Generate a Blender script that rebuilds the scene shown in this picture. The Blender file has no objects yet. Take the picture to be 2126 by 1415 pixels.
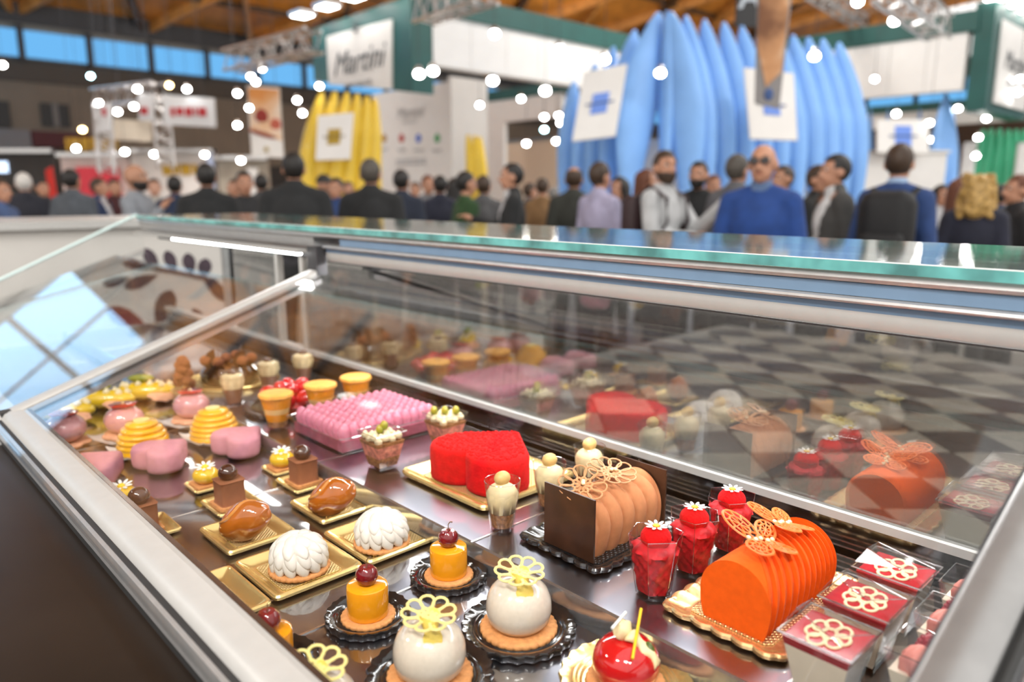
import bpy, bmesh, math, random
from mathutils import Vector, Matrix, Euler
random.seed(7)
PI = math.pi
S = bpy.context.scene
C = S.collection
# ------------------------------------------------------------------ camera
F_PX, CX, CY = 1550.0, 1063.0, 707.5
YAW, PITCH, CAM_H = math.radians(43.36), math.radians(11.2), 1.45
cam_d = bpy.data.cameras.new('camera')
cam = bpy.data.objects.new('camera', cam_d)
C.objects.link(cam)
cam_d.sensor_width = 36.0
cam_d.lens = 36.0 * F_PX / 2126.0
cam_d.clip_start, cam_d.clip_end = 0.02, 400
cam.location = (0, 0, CAM_H)
cam.rotation_euler = (PI / 2 - PITCH, 0, -YAW)
cam_d.dof.use_dof = True
cam_d.dof.focus_distance = 0.86
cam_d.dof.aperture_fstop = 3.1
S.camera = cam
# ------------------------------------------------------------------ world, added fill lights, exposure
W = bpy.data.worlds.new('hall_air')
S.world = W
W.use_nodes = True
W.node_tree.nodes['Background'].inputs[0].default_value = (1.0, 0.965, 0.93, 1)
W.node_tree.nodes['Background'].inputs[1].default_value = 0.95
def area(name, loc, size, power, color=(1, .96, .9), rot=(0, 0, 0), sy=None):
    l = bpy.data.lights.new(name, 'AREA')
    l.energy = power; l.size = size; l.color = color
    if sy: l.shape = 'RECTANGLE'; l.size_y = sy
    o = bpy.data.objects.new(name, l); C.objects.link(o)
    o.location = loc; o.rotation_euler = rot
    return o
for (x, y) in ((-4, -3), (12, -1), (15, 9), (25, 14), (8, 23), (-7, 10), (34, 4)):
    area('hall_fill_light', (x, y, 8.6), 1.6, 330)  # added overhead fill for the roofed hall, stands for no known lamp
for (x, y) in ((14, 26), (30, 24), (2, 30), (46, 16)):
    area('roof_fill_light', (x, y, 6.5), 3.0, 620, (1, .93, .82), (PI, 0, 0))  # added upward fill that brightens the timber roof, no such fixture
# unseen fill lights added behind the viewer to brighten the pastry fronts
for (x, y, w) in ((-1.3, .5, 21), (-.5, -1.1, 19)):
    o = area('case_fill_light', (x, y, 3.1), .22, w, (1, .95, .88))
    o.rotation_euler = (Vector((.6, .75, 1.05)) - o.location).to_track_quat('-Z', 'Y').to_euler()
S.view_settings.view_transform = 'Standard'
S.view_settings.look = 'None'
S.view_settings.gamma = 1.0
S.view_settings.use_curve_mapping = False
S.view_settings.exposure = 0.56
S.cycles.transparent_max_bounces = 18
S.cycles.max_bounces = 6
S.cycles.diffuse_bounces = 3
S.cycles.glossy_bounces = 4
S.cycles.use_adaptive_sampling = True
S.cycles.adaptive_threshold = 0.1
S.cycles.adaptive_min_samples = 20
S.cycles.sample_clamp_indirect = 6.0
S.cycles.caustics_reflective = False
S.cycles.caustics_refractive = False
# ------------------------------------------------------------------ helpers: a photo pixel on a known plane -> a place in the hall
CA, SA, CP, SP = math.cos(YAW), math.sin(YAW), math.cos(PITCH), math.sin(PITCH)
def at(x, y, X=None, Y=None, Z=None, d=None):
    r = (x - CX) / F_PX; t = (y - CY) / F_PX
    f = CP - t * SP; dn = t * CP + SP
    q = Vector((r * CA + f * SA, f * CA - r * SA, -dn))
    if d is None:
        if X is not None: d = X / q.x
        elif Y is not None: d = Y / q.y
        else: d = (Z - CAM_H) / q.z
    return Vector((0, 0, CAM_H)) + q * d
ZF, ZB = 1.0, 1.025                    # heights of front and rear display deck
# ------------------------------------------------------------------ materials
MATS = {}
def mat(name, col, rough=.5, metal=0., coat=0., noise=0., nscale=40., bump=0., bscale=120., sheen=0., trans=0., spec=.5, emis=0., sss=0., col2=None):
    if name in MATS: return MATS[name]
    m = bpy.data.materials.new(name); m.use_nodes = True
    nt = m.node_tree; p = nt.nodes['Principled BSDF']
    p.inputs['Base Color'].default_value = (*col, 1)
    p.inputs['Roughness'].default_value = rough
    p.inputs['Metallic'].default_value = metal
    p.inputs['Specular IOR Level'].default_value = spec
    p.inputs['Coat Weight'].default_value = coat
    p.inputs['Coat Roughness'].default_value = .05
    p.inputs['Sheen Weight'].default_value = sheen
    p.inputs['Transmission Weight'].default_value = trans
    if emis:
        p.inputs['Emission Color'].default_value = (*col, 1)
        p.inputs['Emission Strength'].default_value = emis
    tc = nt.nodes.new('ShaderNodeTexCoord')
    if noise or col2:
        n = nt.nodes.new('ShaderNodeTexNoise'); n.inputs['Scale'].default_value = nscale; n.inputs['Detail'].default_value = 3
        nt.links.new(tc.outputs['Object'], n.inputs['Vector'])
        r = nt.nodes.new('ShaderNodeValToRGB')
        c2 = col2 if col2 else tuple(min(1, c * (1 + noise)) for c in col)
        c1 = col if col2 else tuple(c * (1 - noise) for c in col)
        r.color_ramp.elements[0].position = .35; r.color_ramp.elements[1].position = .65
        r.color_ramp.elements[0].color = (*c1, 1); r.color_ramp.elements[1].color = (*c2, 1)
        nt.links.new(n.outputs['Fac'], r.inputs['Fac']); nt.links.new(r.outputs['Color'], p.inputs['Base Color'])
    if bump:
        n2 = nt.nodes.new('ShaderNodeTexNoise'); n2.inputs['Scale'].default_value = bscale
        b = nt.nodes.new('ShaderNodeBump'); b.inputs['Strength'].default_value = bump; b.inputs['Distance'].default_value = .002
        nt.links.new(tc.outputs['Object'], n2.inputs['Vector'])
        nt.links.new(n2.outputs['Fac'], b.inputs['Height']); nt.links.new(b.outputs['Normal'], p.inputs['Normal'])
    MATS[name] = m
    return m
def glass(name, tint=(1, 1, 1), base=.0, ior=1.5, rough=0.0, haze=0., hazecol=(.8, .8, .8)):
    """thin sheet: Fresnel mirror over a clear (tinted) see-through body, with a little dusty haze"""
    if name in MATS: return MATS[name]
    m = bpy.data.materials.new(name); m.use_nodes = True
    nt = m.node_tree; nt.nodes.clear()
    o = nt.nodes.new('ShaderNodeOutputMaterial')
    t = nt.nodes.new('ShaderNodeBsdfTransparent'); t.inputs[0].default_value = (*tint, 1)
    g = nt.nodes.new('ShaderNodeBsdfGlossy'); g.inputs['Roughness'].default_value = rough
    fr = nt.nodes.new('ShaderNodeFresnel'); ge = nt.nodes.new('ShaderNodeNewGeometry')
    io = nt.nodes.new('ShaderNodeMapRange'); io.inputs['To Min'].default_value = ior; io.inputs['To Max'].default_value = 1 / ior   # both faces of a thin sheet reflect alike
    nt.links.new(ge.outputs['Backfacing'], io.inputs['Value']); nt.links.new(io.outputs[0], fr.inputs[0])
    add = nt.nodes.new('ShaderNodeMath'); add.operation = 'ADD'; add.use_clamp = True; add.inputs[1].default_value = base
    mx = nt.nodes.new('ShaderNodeMixShader')
    nt.links.new(fr.outputs[0], add.inputs[0]); nt.links.new(add.outputs[0], mx.inputs[0])
    src = t.outputs[0]
    if haze:
        df = nt.nodes.new('ShaderNodeBsdfDiffuse'); df.inputs[0].default_value = (*hazecol, 1)
        hm = nt.nodes.new('ShaderNodeMixShader'); hm.inputs[0].default_value = haze
        nt.links.new(t.outputs[0], hm.inputs[1]); nt.links.new(df.outputs[0], hm.inputs[2]); src = hm.outputs[0]
    nt.links.new(src, mx.inputs[1]); nt.links.new(g.outputs[0], mx.inputs[2])
    nt.links.new(mx.outputs[0], o.inputs[0])
    MATS[name] = m
    return m
def glow(name, col, st):
    if name in MATS: return MATS[name]
    m = bpy.data.materials.new(name); m.use_nodes = True
    nt = m.node_tree; nt.nodes.clear()
    o = nt.nodes.new('ShaderNodeOutputMaterial'); e = nt.nodes.new('ShaderNodeEmission')
    e.inputs[0].default_value = (*col, 1); e.inputs[1].default_value = st
    nt.links.new(e.outputs[0], o.inputs[0]); MATS[name] = m
    return m
def emboss(name, col, rough, metal, scale, strength=.6):
    """stamped diamond grid on cake boards"""
    if name in MATS: return MATS[name]
    m = mat(name, col, rough, metal); nt = m.node_tree; p = nt.nodes['Principled BSDF']
    tc = nt.nodes.new('ShaderNodeTexCoord'); hs = []
    for ang in (45, -45):
        mp = nt.nodes.new('ShaderNodeMapping'); mp.inputs['Rotation'].default_value = (0, 0, math.radians(ang))
        w = nt.nodes.new('ShaderNodeTexWave'); w.inputs['Scale'].default_value = scale
        nt.links.new(tc.outputs['Object'], mp.inputs[0]); nt.links.new(mp.outputs[0], w.inputs[0]); hs.append(w)
    mm = nt.nodes.new('ShaderNodeMath'); mm.operation = 'MULTIPLY'
    nt.links.new(hs[0].outputs['Fac'], mm.inputs[0]); nt.links.new(hs[1].outputs['Fac'], mm.inputs[1])
    b = nt.nodes.new('ShaderNodeBump'); b.inputs['Strength'].default_value = strength; b.inputs['Distance'].default_value = .002
    nt.links.new(mm.outputs[0], b.inputs['Height']); nt.links.new(b.outputs[0], p.inputs['Normal'])
    return m
# ------------------------------------------------------------------ mesh builder
class MB:
    def __init__(s): s.v = []; s.f = []
    def add(s, vs, fs):
        n = len(s.v); s.v += [tuple(v) for v in vs]; s.f += [tuple(i + n for i in f) for f in fs]; return s
    def box(s, x0, x1, y0, y1, z0, z1):
        return s.add([(x0, y0, z0), (x1, y0, z0), (x1, y1, z0), (x0, y1, z0), (x0, y0, z1), (x1, y0, z1), (x1, y1, z1), (x0, y1, z1)],
                     [(3, 2, 1, 0), (4, 5, 6, 7), (0, 1, 5, 4), (1, 2, 6, 5), (2, 3, 7, 6), (3, 0, 4, 7)])
    def loft(s, rings, cap0=True, cap1=True, closed=True):
        n = len(rings[0]); vs = [p for r in rings for p in r]; fs = []
        for i in range(len(rings) - 1):
            for j in range(n if closed else n - 1):
                k = (j + 1) % n
                fs.append((i * n + j, i * n + k, (i + 1) * n + k, (i + 1) * n + j))
        if cap0: fs.append(tuple(range(n - 1, -1, -1)))
        if cap1: fs.append(tuple(range((len(rings) - 1) * n, len(rings) * n)))
        return s.add(vs, fs)
    def lathe(s, prof, n=32, mod=None, c=(0, 0, 0), cap0=True, cap1=True):
        rings = []
        for i, (r, z) in enumerate(prof):
            ring = []
            for j in range(n):
                a = 2 * PI * j / n
                rr, zz = mod(r, z, a, i) if mod else (r, z)
                ring.append((c[0] + rr * math.cos(a), c[1] + rr * math.sin(a), c[2] + zz))
            rings.append(ring)
        return s.loft(rings, cap0, cap1)
    def ell(s, c, r, n=16, m=10, rot=None, fn=None):
        rings = []
        M = rot.to_matrix() if isinstance(rot, Euler) else rot
        for i in range(m + 1):
            t = PI * i / m
            st = max(math.sin(t), .02)
            ring = []
            for j in range(n):
                a = 2 * PI * j / n
                q = Vector((r[0] * st * math.cos(a), r[1] * st * math.sin(a), -r[2] * math.cos(t)))
                if fn: q = fn(q, t, a)
                if M: q = M @ q
                ring.append(q + Vector(c))
            rings.append(ring)
        return s.loft(rings)
    def tube(s, path, r=.002, n=8, closed=False, flat=1.0):
        P = [Vector(p) for p in path]; L = len(P); rings = []; up = Vector((0, 0, 1)); prev = None
        for i in range(L):
            a = P[(i - 1) % L] if (closed or i > 0) else P[i]
            b = P[(i + 1) % L] if (closed or i < L - 1) else P[i]
            t = (b - a).normalized() if (b - a).length > 1e-9 else Vector((0, 0, 1))
            x = t.cross(up)
            if x.length < .05: x = prev if prev is not None else Vector((1, 0, 0))
            x = (x - t * x.dot(t)).normalized(); prev = x
            y = x.cross(t)
            rr = r[i] if isinstance(r, (list, tuple)) else r
            rings.append([P[i] + x * rr * math.cos(2 * PI * k / n) + y * rr * flat * math.sin(2 * PI * k / n) for k in range(n)])
        if closed: rings.append(rings[0]); return s.loft(rings, False, False)
        return s.loft(rings)
    def prism(s, pts, z0, z1, bev=0):
        n = len(pts)
        if not bev: return s.loft([[(x, y, z0) for x, y in pts], [(x, y, z1) for x, y in pts]])
        cx = sum(p[0] for p in pts) / n; cy = sum(p[1] for p in pts) / n
        out = []
        for (o, z) in ((bev, z0), (bev * .3, z0 + bev * .3), (0, z0 + bev), (0, z1 - bev), (bev * .3, z1 - bev * .3), (bev, z1)):
            ring = inset(pts, o); out.append([(x, y, z) for x, y in ring])
        return s.loft(out)
    def xf(s, M):
        s.v = [tuple(M @ Vector(v)) for v in s.v]; return s
    def mesh(s, name, m, smooth=True, ang=38):
        me = bpy.data.meshes.new(name); me.from_pydata(s.v, [], s.f); me.validate()
        bm = bmesh.new(); bm.from_mesh(me); bmesh.ops.recalc_face_normals(bm, faces=bm.faces); bm.to_mesh(me); bm.free()
        if smooth:
            me.polygons.foreach_set('use_smooth', [True] * len(me.polygons))
            me.set_sharp_from_angle(angle=math.radians(ang))
        if m: me.materials.append(m)
        return me
    def build(s, name, m, parent=None, loc=(0, 0, 0), rot=(0, 0, 0), smooth=True, ang=38):
        return obj(name, s.mesh(name, m, smooth, ang), parent, loc, rot)
def inset(pts, o):
    n = len(pts); out = []
    for i in range(n):
        a = Vector(pts[i - 1]); b = Vector(pts[i]); c = Vector(pts[(i + 1) % n])
        t = (c - a)
        if t.length < 1e-9: out.append(tuple(b)); continue
        t.normalize(); out.append((b.x - t.y * o, b.y + t.x * o))
    return out
def obj(name, me, parent=None, loc=(0, 0, 0), rot=(0, 0, 0)):
    o = bpy.data.objects.new(name, me); C.objects.link(o)
    o.location = loc; o.rotation_euler = rot
    if parent: o.parent = parent
    return o
def tag(o, label=None, cat=None, group=None, kind=None):
    if label: o['label'] = label
    if cat: o['category'] = cat
    if group: o['group'] = group
    if kind: o['kind'] = kind
    return o
def thing(name, label, cat, loc=(0, 0, 0), rz=0, group=None):
    o = bpy.data.objects.new(name, None); C.objects.link(o)
    o.empty_display_size = .05
    o.location = loc; o.rotation_euler = (0, 0, rz)
    return tag(o, label, cat, group)
def kids(o): return [c for c in C.objects if c.parent == o]
def copy_tree(o, parent=None, tbl=None):
    if tbl is None:
        tbl = {}
        for c in C.objects:
            if c.parent: tbl.setdefault(c.parent.name, []).append(c)
    n = o.copy(); C.objects.link(n)
    if parent: n.parent = parent
    for ch in tbl.get(o.name, []): copy_tree(ch, n, tbl)
    return n
def dup(o, loc, label=None, rz=None):
    n = copy_tree(o); n.location = loc
    if rz is not None: n.rotation_euler[2] = rz
    if label: n['label'] = label
    return n
def spread(proto, spots):
    """first spot takes the prototype itself, the others copies; a spot = (location, label[, rz])"""
    res = []
    for i, sp in enumerate(spots):
        if i == 0:
            proto.location = sp[0]; proto['label'] = sp[1]
            if len(sp) > 2: proto.rotation_euler[2] = sp[2]
            res.append(proto)
        else: res.append(dup(proto, sp[0], sp[1], sp[2] if len(sp) > 2 else None))
    return res
def text_mesh(txt, size, m, parent, loc, rot, shear=0., name='lettering', thick=.0, extr=.002, align='CENTER'):
    cu = bpy.data.curves.new(name, 'FONT'); cu.body = txt; cu.size = size; cu.shear = shear
    cu.align_x = align; cu.align_y = 'CENTER'; cu.extrude = extr; cu.offset = thick
    t = bpy.data.objects.new(name, cu); C.objects.link(t)
    dg = bpy.context.evaluated_depsgraph_get()
    me = bpy.data.meshes.new_from_object(t.evaluated_get(dg))
    bpy.data.objects.remove(t); bpy.data.curves.remove(cu)
    me.materials.clear(); me.materials.append(m)
    return obj(name, me, parent, loc, rot)
def rrect(w, l, r, N=96, scal=0., lobes=0):
    """rounded rectangle outline, optionally with scalloped edge"""
    segs = []
    pts = []
    hw, hl = w / 2 - r, l / 2 - r
    per = 4 * (hw + hl) + 2 * PI * r
    for i in range(N):
        q = per * i / N; k = 0
        seq = [('s', (hw + r, -hl), (0, 1), 2 * hl), ('a', (hw, hl), 0, PI * r / 2), ('s', (hw, hl + r), (-1, 0), 2 * hw), ('a', (-hw, hl), PI / 2, PI * r / 2),
               ('s', (-hw - r, hl), (0, -1), 2 * hl), ('a', (-hw, -hl), PI, PI * r / 2), ('s', (-hw, -hl - r), (1, 0), 2 * hw), ('a', (hw, -hl), 1.5 * PI, PI * r / 2)]
        for (ty, c, dd, ln) in seq:
            if q <= ln + 1e-9:
                if ty == 's':
                    x, y = c[0] + dd[0] * q, c[1] + dd[1] * q; nx, ny = dd[1], -dd[0]
                else:
                    a = dd + q / r; nx, ny = math.cos(a), math.sin(a); x, y = c[0] + r * nx, c[1] + r * ny
                o = scal * abs(math.sin(PI * lobes * i / N)) if scal else 0
                pts.append((x + nx * o, y + ny * o)); break
            q -= ln
    return pts
def struct(o): o['kind'] = 'structure'; return o
# ================================================================== THE HALL
m_floor = mat('hall_floor_paint', (.30, .27, .24), .35, noise=.12, nscale=3)
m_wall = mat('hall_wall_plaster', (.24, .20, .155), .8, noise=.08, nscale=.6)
m_wall_dk = mat('dark_wall_band', (.045, .042, .04), .7, noise=.1, nscale=1)
m_red_band = mat('dark_red_band', (.09, .012, .018), .6, noise=.1, nscale=1)
m_wood = mat('varnished_roof_boards', (.60, .24, .04), .5, noise=.25, nscale=.8)
m_beam = mat('laminated_timber', (.62, .28, .07), .5, noise=.2, nscale=2)
m_beam_dk = mat('dark_timber', (.09, .045, .018), .6, noise=.2, nscale=2)
m_steel_dk = mat('dark_steel', (.05, .05, .055), .5, .3, noise=.1)
m_alu = mat('aluminium', (.62, .61, .60), .28, 1., noise=.04, nscale=30)
m_truss = mat('truss_aluminium', (.60, .60, .60), .35, .8, noise=.05)
m_sky = glow('daylight_window', (.12, .36, .66), .95)
m_white = mat('white_panel', (.80, .79, .77), .6, noise=.02, nscale=3)
m_green = mat('bottle_green_fascia', (.012, .085, .075), .45, noise=.1, nscale=2)
m_black = mat('black_satin', (.012, .012, .013), .45, noise=.2)
m_greytxt = mat('grey_print', (.12, .13, .14), .6, noise=.1)
m_paletxt = mat('pale_grey_print', (.45, .45, .46), .6, noise=.1)

fl = MB().box(-30, 80, -20, 45, -.1, 0).build('floor', m_floor, smooth=False); struct(fl)
YW, XW = 40.0, 62.0
# left-far wall with a band of high windows
wl = MB().box(-30, XW, YW, YW + .4, 0, 10.5).build('wall_back', m_wall, smooth=False); struct(wl)
MB().box(-30, XW, YW - .15, YW, 8.75, 10.5).build('upper_beam', m_steel_dk, wl, smooth=False)
MB().box(-30, XW, YW - .12, YW, 6.3, 7.15).build('lower_beam', mat('brown_grey_band', (.10, .085, .07), .7, noise=.1), wl, smooth=False)
MB().box(-30, XW, YW - .3, YW, 0, 2.9).build('dark_skirting', m_wall_dk, wl, smooth=False)
b0, b1 = at(-60, 300, Y=YW - .6), at(66, 300, Y=YW - .6)
MB().box(b0.x, b1.x, YW - .6, YW - .3, at(30, 310, Y=YW).z, at(30, 270, Y=YW).z).build('grey_balcony', mat('grey_balcony', (.22, .22, .23), .6, noise=.05), wl, smooth=False)
b2 = at(190, 300, Y=YW - .6)
MB().box(b1.x + .05, b2.x, YW - .55, YW - .3, at(100, 306, Y=YW).z, at(100, 274, Y=YW).z).build('red_balcony', m_red_band, wl, smooth=False)
for (xa, xb, ya, yb) in ((-60, 25, 205, 265), (83, 148, 213, 265)):
    p, q = at(xa, ya, Y=YW - .1), at(xb, yb, Y=YW - .1)
    w = MB().box(p.x, q.x, YW - .1, YW, q.z, p.z).build('wall_opening', m_black, wl, smooth=False)
    MB().box((p.x + q.x) / 2 - .12, (p.x + q.x) / 2 + .12, YW - .13, YW - .1, q.z, p.z).build('mullion', mat('grey_mullion', (.2, .19, .18), .6), w, smooth=False)
win = MB().box(-24, 55, YW - .2, YW - .16, 7.12, 7.22).build('window_1', m_steel_dk, smooth=False); struct(win)
xw = -24.0; k = 0
pane = MB().box(.12, 2.58, -.05, 0, 0, 1.13).mesh('window_pane', m_sky, False)
bar = MB().box(-.12, .12, -.25, 0, 0, 1.5).mesh('mullion', m_steel_dk, False)
wx = 8.07 - 2.70 * 12
while wx < 54:
    obj('window_pane', pane, win, (wx, YW - .16, 7.30))
    obj('mullion', bar, win, (wx, YW - .16, 7.12)); wx += 2.70
# glazed bay added out of view so the left lid mirrors bright windows
bay = MB().box(-12, 4.4, 31.0, 31.4, 0, 7.0).build('reflection_bay_wall', m_wall, smooth=False); struct(bay)
win3 = MB().box(-12, 4.4, 30.9, 31.0, 6.9, 7.05).build('reflection_bay_window', m_steel_dk, smooth=False); struct(win3)
pane3 = MB().box(.12, 2.58, -.04, 0, 0, 1.85).mesh('window_pane', glow('bay_daylight', (.34, .62, .92), 2.4), False)
for i in range(6):
    MB().box(-12 + 2.7 * i - .09, -12 + 2.7 * i + .09, 30.8, 31.0, 7.0, 11.0).build('mullion', m_steel_dk, win3, smooth=False)
    for j in range(2): obj('window_pane', pane3, win3, (-12 + 2.7 * i, 31.0, 7.1 + 1.98 * j))
MB().box(-12, 4.4, 30.95, 31.1, 10.95, 11.6).build('window_head', m_steel_dk, win3, smooth=False)
# right-far wall
wr = MB().box(XW, XW + .4, -20, YW, 0, 11).build('wall_right', mat('dark_wall_boards', (.10, .07, .05), .8, noise=.1, nscale=.5), smooth=False); struct(wr)  # boards in one dark brown tone
win2 = MB().box(XW - .2, XW - .16, -18, 38, 7.5, 7.6).build('window_2', m_steel_dk, smooth=False); struct(win2)
pane2 = MB().box(-.05, 0, .12, 3.4, 0, 1.9).mesh('window_pane', m_sky, False)
bar2 = MB().box(-.2, 0, -.12, .12, 0, 2.2).mesh('mullion', m_steel_dk, False)
for i in range(15):
    yy = -18 + 3.6 * i
    obj('window_pane', pane2, win2, (XW - .16, yy, 7.65)); obj('mullion', bar2, win2, (XW - .16, yy, 7.5))
# timber vault
def vz(y):
    t = (YW + .5 - y) / 36.0
    return 9.4 + 7.0 * math.sin(min(t, 1) * PI / 2)
ys = [YW + .5 - 36 * i / 24 for i in range(25)]
mb = MB(); mb.loft([[(-30, y, vz(y)), (XW + 1, y, vz(y)), (XW + 1, y, vz(y) + .25), (-30, y, vz(y) + .25)] for y in ys])
ceil = mb.build('ceiling', m_wood, smooth=False); struct(ceil)
def vault_beam(x0, sgn, m, w, dep, nm):
    P = []
    for i in range(13):
        y = YW + .3 - 33 * i / 12
        P.append(Vector((x0 + sgn * 7.5 * (i / 12) * 2.2, y, vz(y) - dep * .5)))
    mb = MB(); rings = []
    for i, p in enumerate(P):
        t = (P[min(i + 1, 12)] - P[max(i - 1, 0)]); t.z = 0; t.normalize(); n = Vector((t.y, -t.x, 0)) * w / 2
        rings.append([p + n - Vector((0, 0, dep / 2)), p - n - Vector((0, 0, dep / 2)), p - n + Vector((0, 0, dep / 2)), p + n + Vector((0, 0, dep / 2))])
    mb.loft(rings); return mb.build(nm, m, ceil, smooth=False)
bx = 8.07 - 2.7 * 10
i = 0
while bx < 60:
    vault_beam(bx, 1, m_beam, .22, .5, 'roof_beam'); vault_beam(bx, -1, m_beam if i % 2 else m_beam_dk, .22, .5, 'roof_beam')
    bx += 5.4; i += 1
for i in range(7):
    y = YW - 3 - 4.2 * i
    MB().box(-30, XW, y - .08, y + .08, vz(y) - .3, vz(y) - .05).build('purlin', m_beam_dk, ceil, smooth=False)

# ================================================================== EXHIBITION STANDS
def truss(p0, p1, w, label, cat='truss', n=10):
    p0, p1 = Vector(p0), Vector(p1); L = (p1 - p0).length
    t = thing('lighting_truss', label, cat, p0)
    t.rotation_mode = 'QUATERNION'; t.rotation_quaternion = (p1 - p0).to_track_quat('Y', 'Z')
    h = w / 2
    c = [(-h, -h), (h, -h), (h, h), (-h, h)]
    for (a, b) in c: MB().tube([(a, 0, b), (a, L, b)], w * .085, 8).build('chord', m_truss, t)
    mb = MB()
    for i in range(n):
        y0, y1 = L * i / n, L * (i + 1) / n
        for k in range(4):
            a, b = c[k], c[(k + 1) % 4]
            if i % 2: a, b = b, a
            mb.tube([(a[0], y0, a[1]), (b[0], y1, b[1])], w * .05, 5)
    mb.build('bracing', m_truss, t)
    return t
def dashes(par, loc, rot, m, ws, h, nm='printed_line'):
    """print too blurred to read: a row of marks"""
    mb = MB(); x = -(sum(ws) + .05 * (len(ws) - 1)) / 2
    for k, w in enumerate(ws):
        mb.box(x, x + w, -h / 2 * (1 - .2 * (k % 2)), h / 2, 0, .012); x += w + .05
    return mb.build(nm, m, par, loc, rot, smooth=False)
# --- near left stand: hanging green fascia with script sign
X1, Y1 = 8.75, 12.0
zt = at(857, 2, X=X1).z + .35; zb = at(857, 190, X=X1).z
y2 = at(650, 100, X=X1).y
st = thing('hanging_sign', 'dark green hanging sign box with white panel and script lettering', 'sign', (X1, Y1, zb))
sgn = [at(857, 192, X=X1), at(652, 168, X=X1), at(646, 62, X=X1), at(853, -12, X=X1)]
sgn = [Vector((0, p.y - Y1, p.z - zb)) for p in sgn]; sgn[0].y = sgn[3].y = 0
MB().loft([sgn, [p + Vector((.5, 0, 0)) for p in sgn]]).build('sign_box', m_green, st, smooth=False)
pc_ = [at(812, 185, X=X1 - .04), at(683, 175, X=X1 - .04), at(677, 76, X=X1 - .04), at(812, 40, X=X1 - .04)]
pc_ = [Vector((-.04, p.y - Y1, p.z - zb)) for p in pc_]
MB().loft([pc_, [p + Vector((.04, 0, 0)) for p in pc_]]).build('sign_panel', m_white, st, smooth=False)
ROT_MX = (PI / 2, 0, -PI / 2)       # print that faces -X
ym = sum(p.y for p in pc_) / 4; zm = sum(p.z for p in pc_) / 4
text_mesh('Martini', .66, m_greytxt, st, (-.055, ym, zm - .06), ROT_MX, shear=.35)
text_mesh('LINEA GELATO', .15, m_greytxt, st, (-.055, ym, zm - .52), ROT_MX)
MB().lathe([(.001, 0), (.05, .01), (.03, .1), (.06, .14), (.001, .16)], 8).xf(Matrix.Translation((-.07, ym, zm + .48))).build('crest', m_greytxt, st)
# floodlights over the sign
def floodlight(p, label, rz=0):
    t = thing('floodlight', label, 'lamp', p, rz, 'floodlights on arms above the green signs')
    MB().tube([(0.5, 0, -.12), (0.1, 0, .02), (-.25, 0, .02)], .018, 6).build('arm', m_steel_dk, t)
    MB().box(-.6, -.22, -.24, .24, -.03, .05).build('housing', m_truss, t, smooth=False)
    MB().box(-.57, -.25, -.2, .2, -.036, -.03).build('lens', glow('flood_lens', (1, .97, .92), 14), t, smooth=False)
for i, nm in enumerate(('farthest from the booth corner', 'second from the far end', 'third from the far end', 'nearest the booth corner')):
    floodlight((X1, y2 - .35 - i * (y2 - Y1 - .6) / 3, zt - .10), 'silver floodlight above the script sign, ' + nm)
# fascia along X at Y1
x2 = at(1290, 110, Y=Y1).x + 2
fz0 = at(865, 130, Y=Y1).z; fz1 = at(865, 22, Y=Y1).z; fz2 = fz1 + .42
fa = thing('canopy_fascia', 'long white canopy fascia with a green top edge behind the blue fins', 'canopy', (X1 + .5, Y1, fz0))
npan = 8; wpan = (x2 - X1 - .5) / npan
pm = MB().box(0.006, wpan - .006, 0, .3, 0, fz1 - fz0).mesh('fascia_panel', m_white, False)
for i in range(npan): obj('fascia_panel', pm, fa, (i * wpan, 0, 0))
MB().box(-.1, x2 - X1 - .5, -.05, .45, fz1 - fz0, fz2 - fz0).build('top_edge', m_green, fa, smooth=False)
# inner white wall of that stand, with its own green edge and a doorway
X3 = 17.0
q0, q1 = at(1185, 183, X=X3), at(968, 212, X=X3)
zi = at(1100, 200, X=X3).z
wv = thing('stand_wall', 'white stand wall with green top edge and dark doorway', 'partition', (X3, q0.y, 0))
dl, dr = at(1046, 300, X=X3).y - q0.y, at(1165, 300, X=X3).y - q0.y
dz = at(1100, 248, X=X3).z
MB().box(0, .15, dl, q1.y - q0.y + 1, 0, zi).build('wall_panel', m_white, wv, smooth=False)
MB().box(0, .15, dr, dl, dz, zi).build('lintel', m_white, wv, smooth=False)
MB().box(-.03, .2, dr - .3, q1.y - q0.y + 1, zi, zi + .32).build('green_edge', m_green, wv, smooth=False)
# cream room seen through the doorway
cr = thing('cream_booth', 'bright cream booth wall glowing beyond the doorway', 'partition', (X3 + 3.2, at(1110, 350, X=X3 + 3.2).y, 0))
ca, cb = at(1052, 300, X=X3 + 3.2).y, at(1175, 300, X=X3 + 3.2).y; cz = at(1110, 292, X=X3 + 3.2).z
MB().box(0, .1, cb - cr.location.y, ca - cr.location.y, 0, cz).build('back_panel', mat('cream_panel', (.85, .76, .62), .6, noise=.03), cr, smooth=False)
MB().box(-.05, .12, cb - cr.location.y, ca - cr.location.y, cz, cz + .08).build('top_rail', m_alu, cr, smooth=False)
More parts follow.
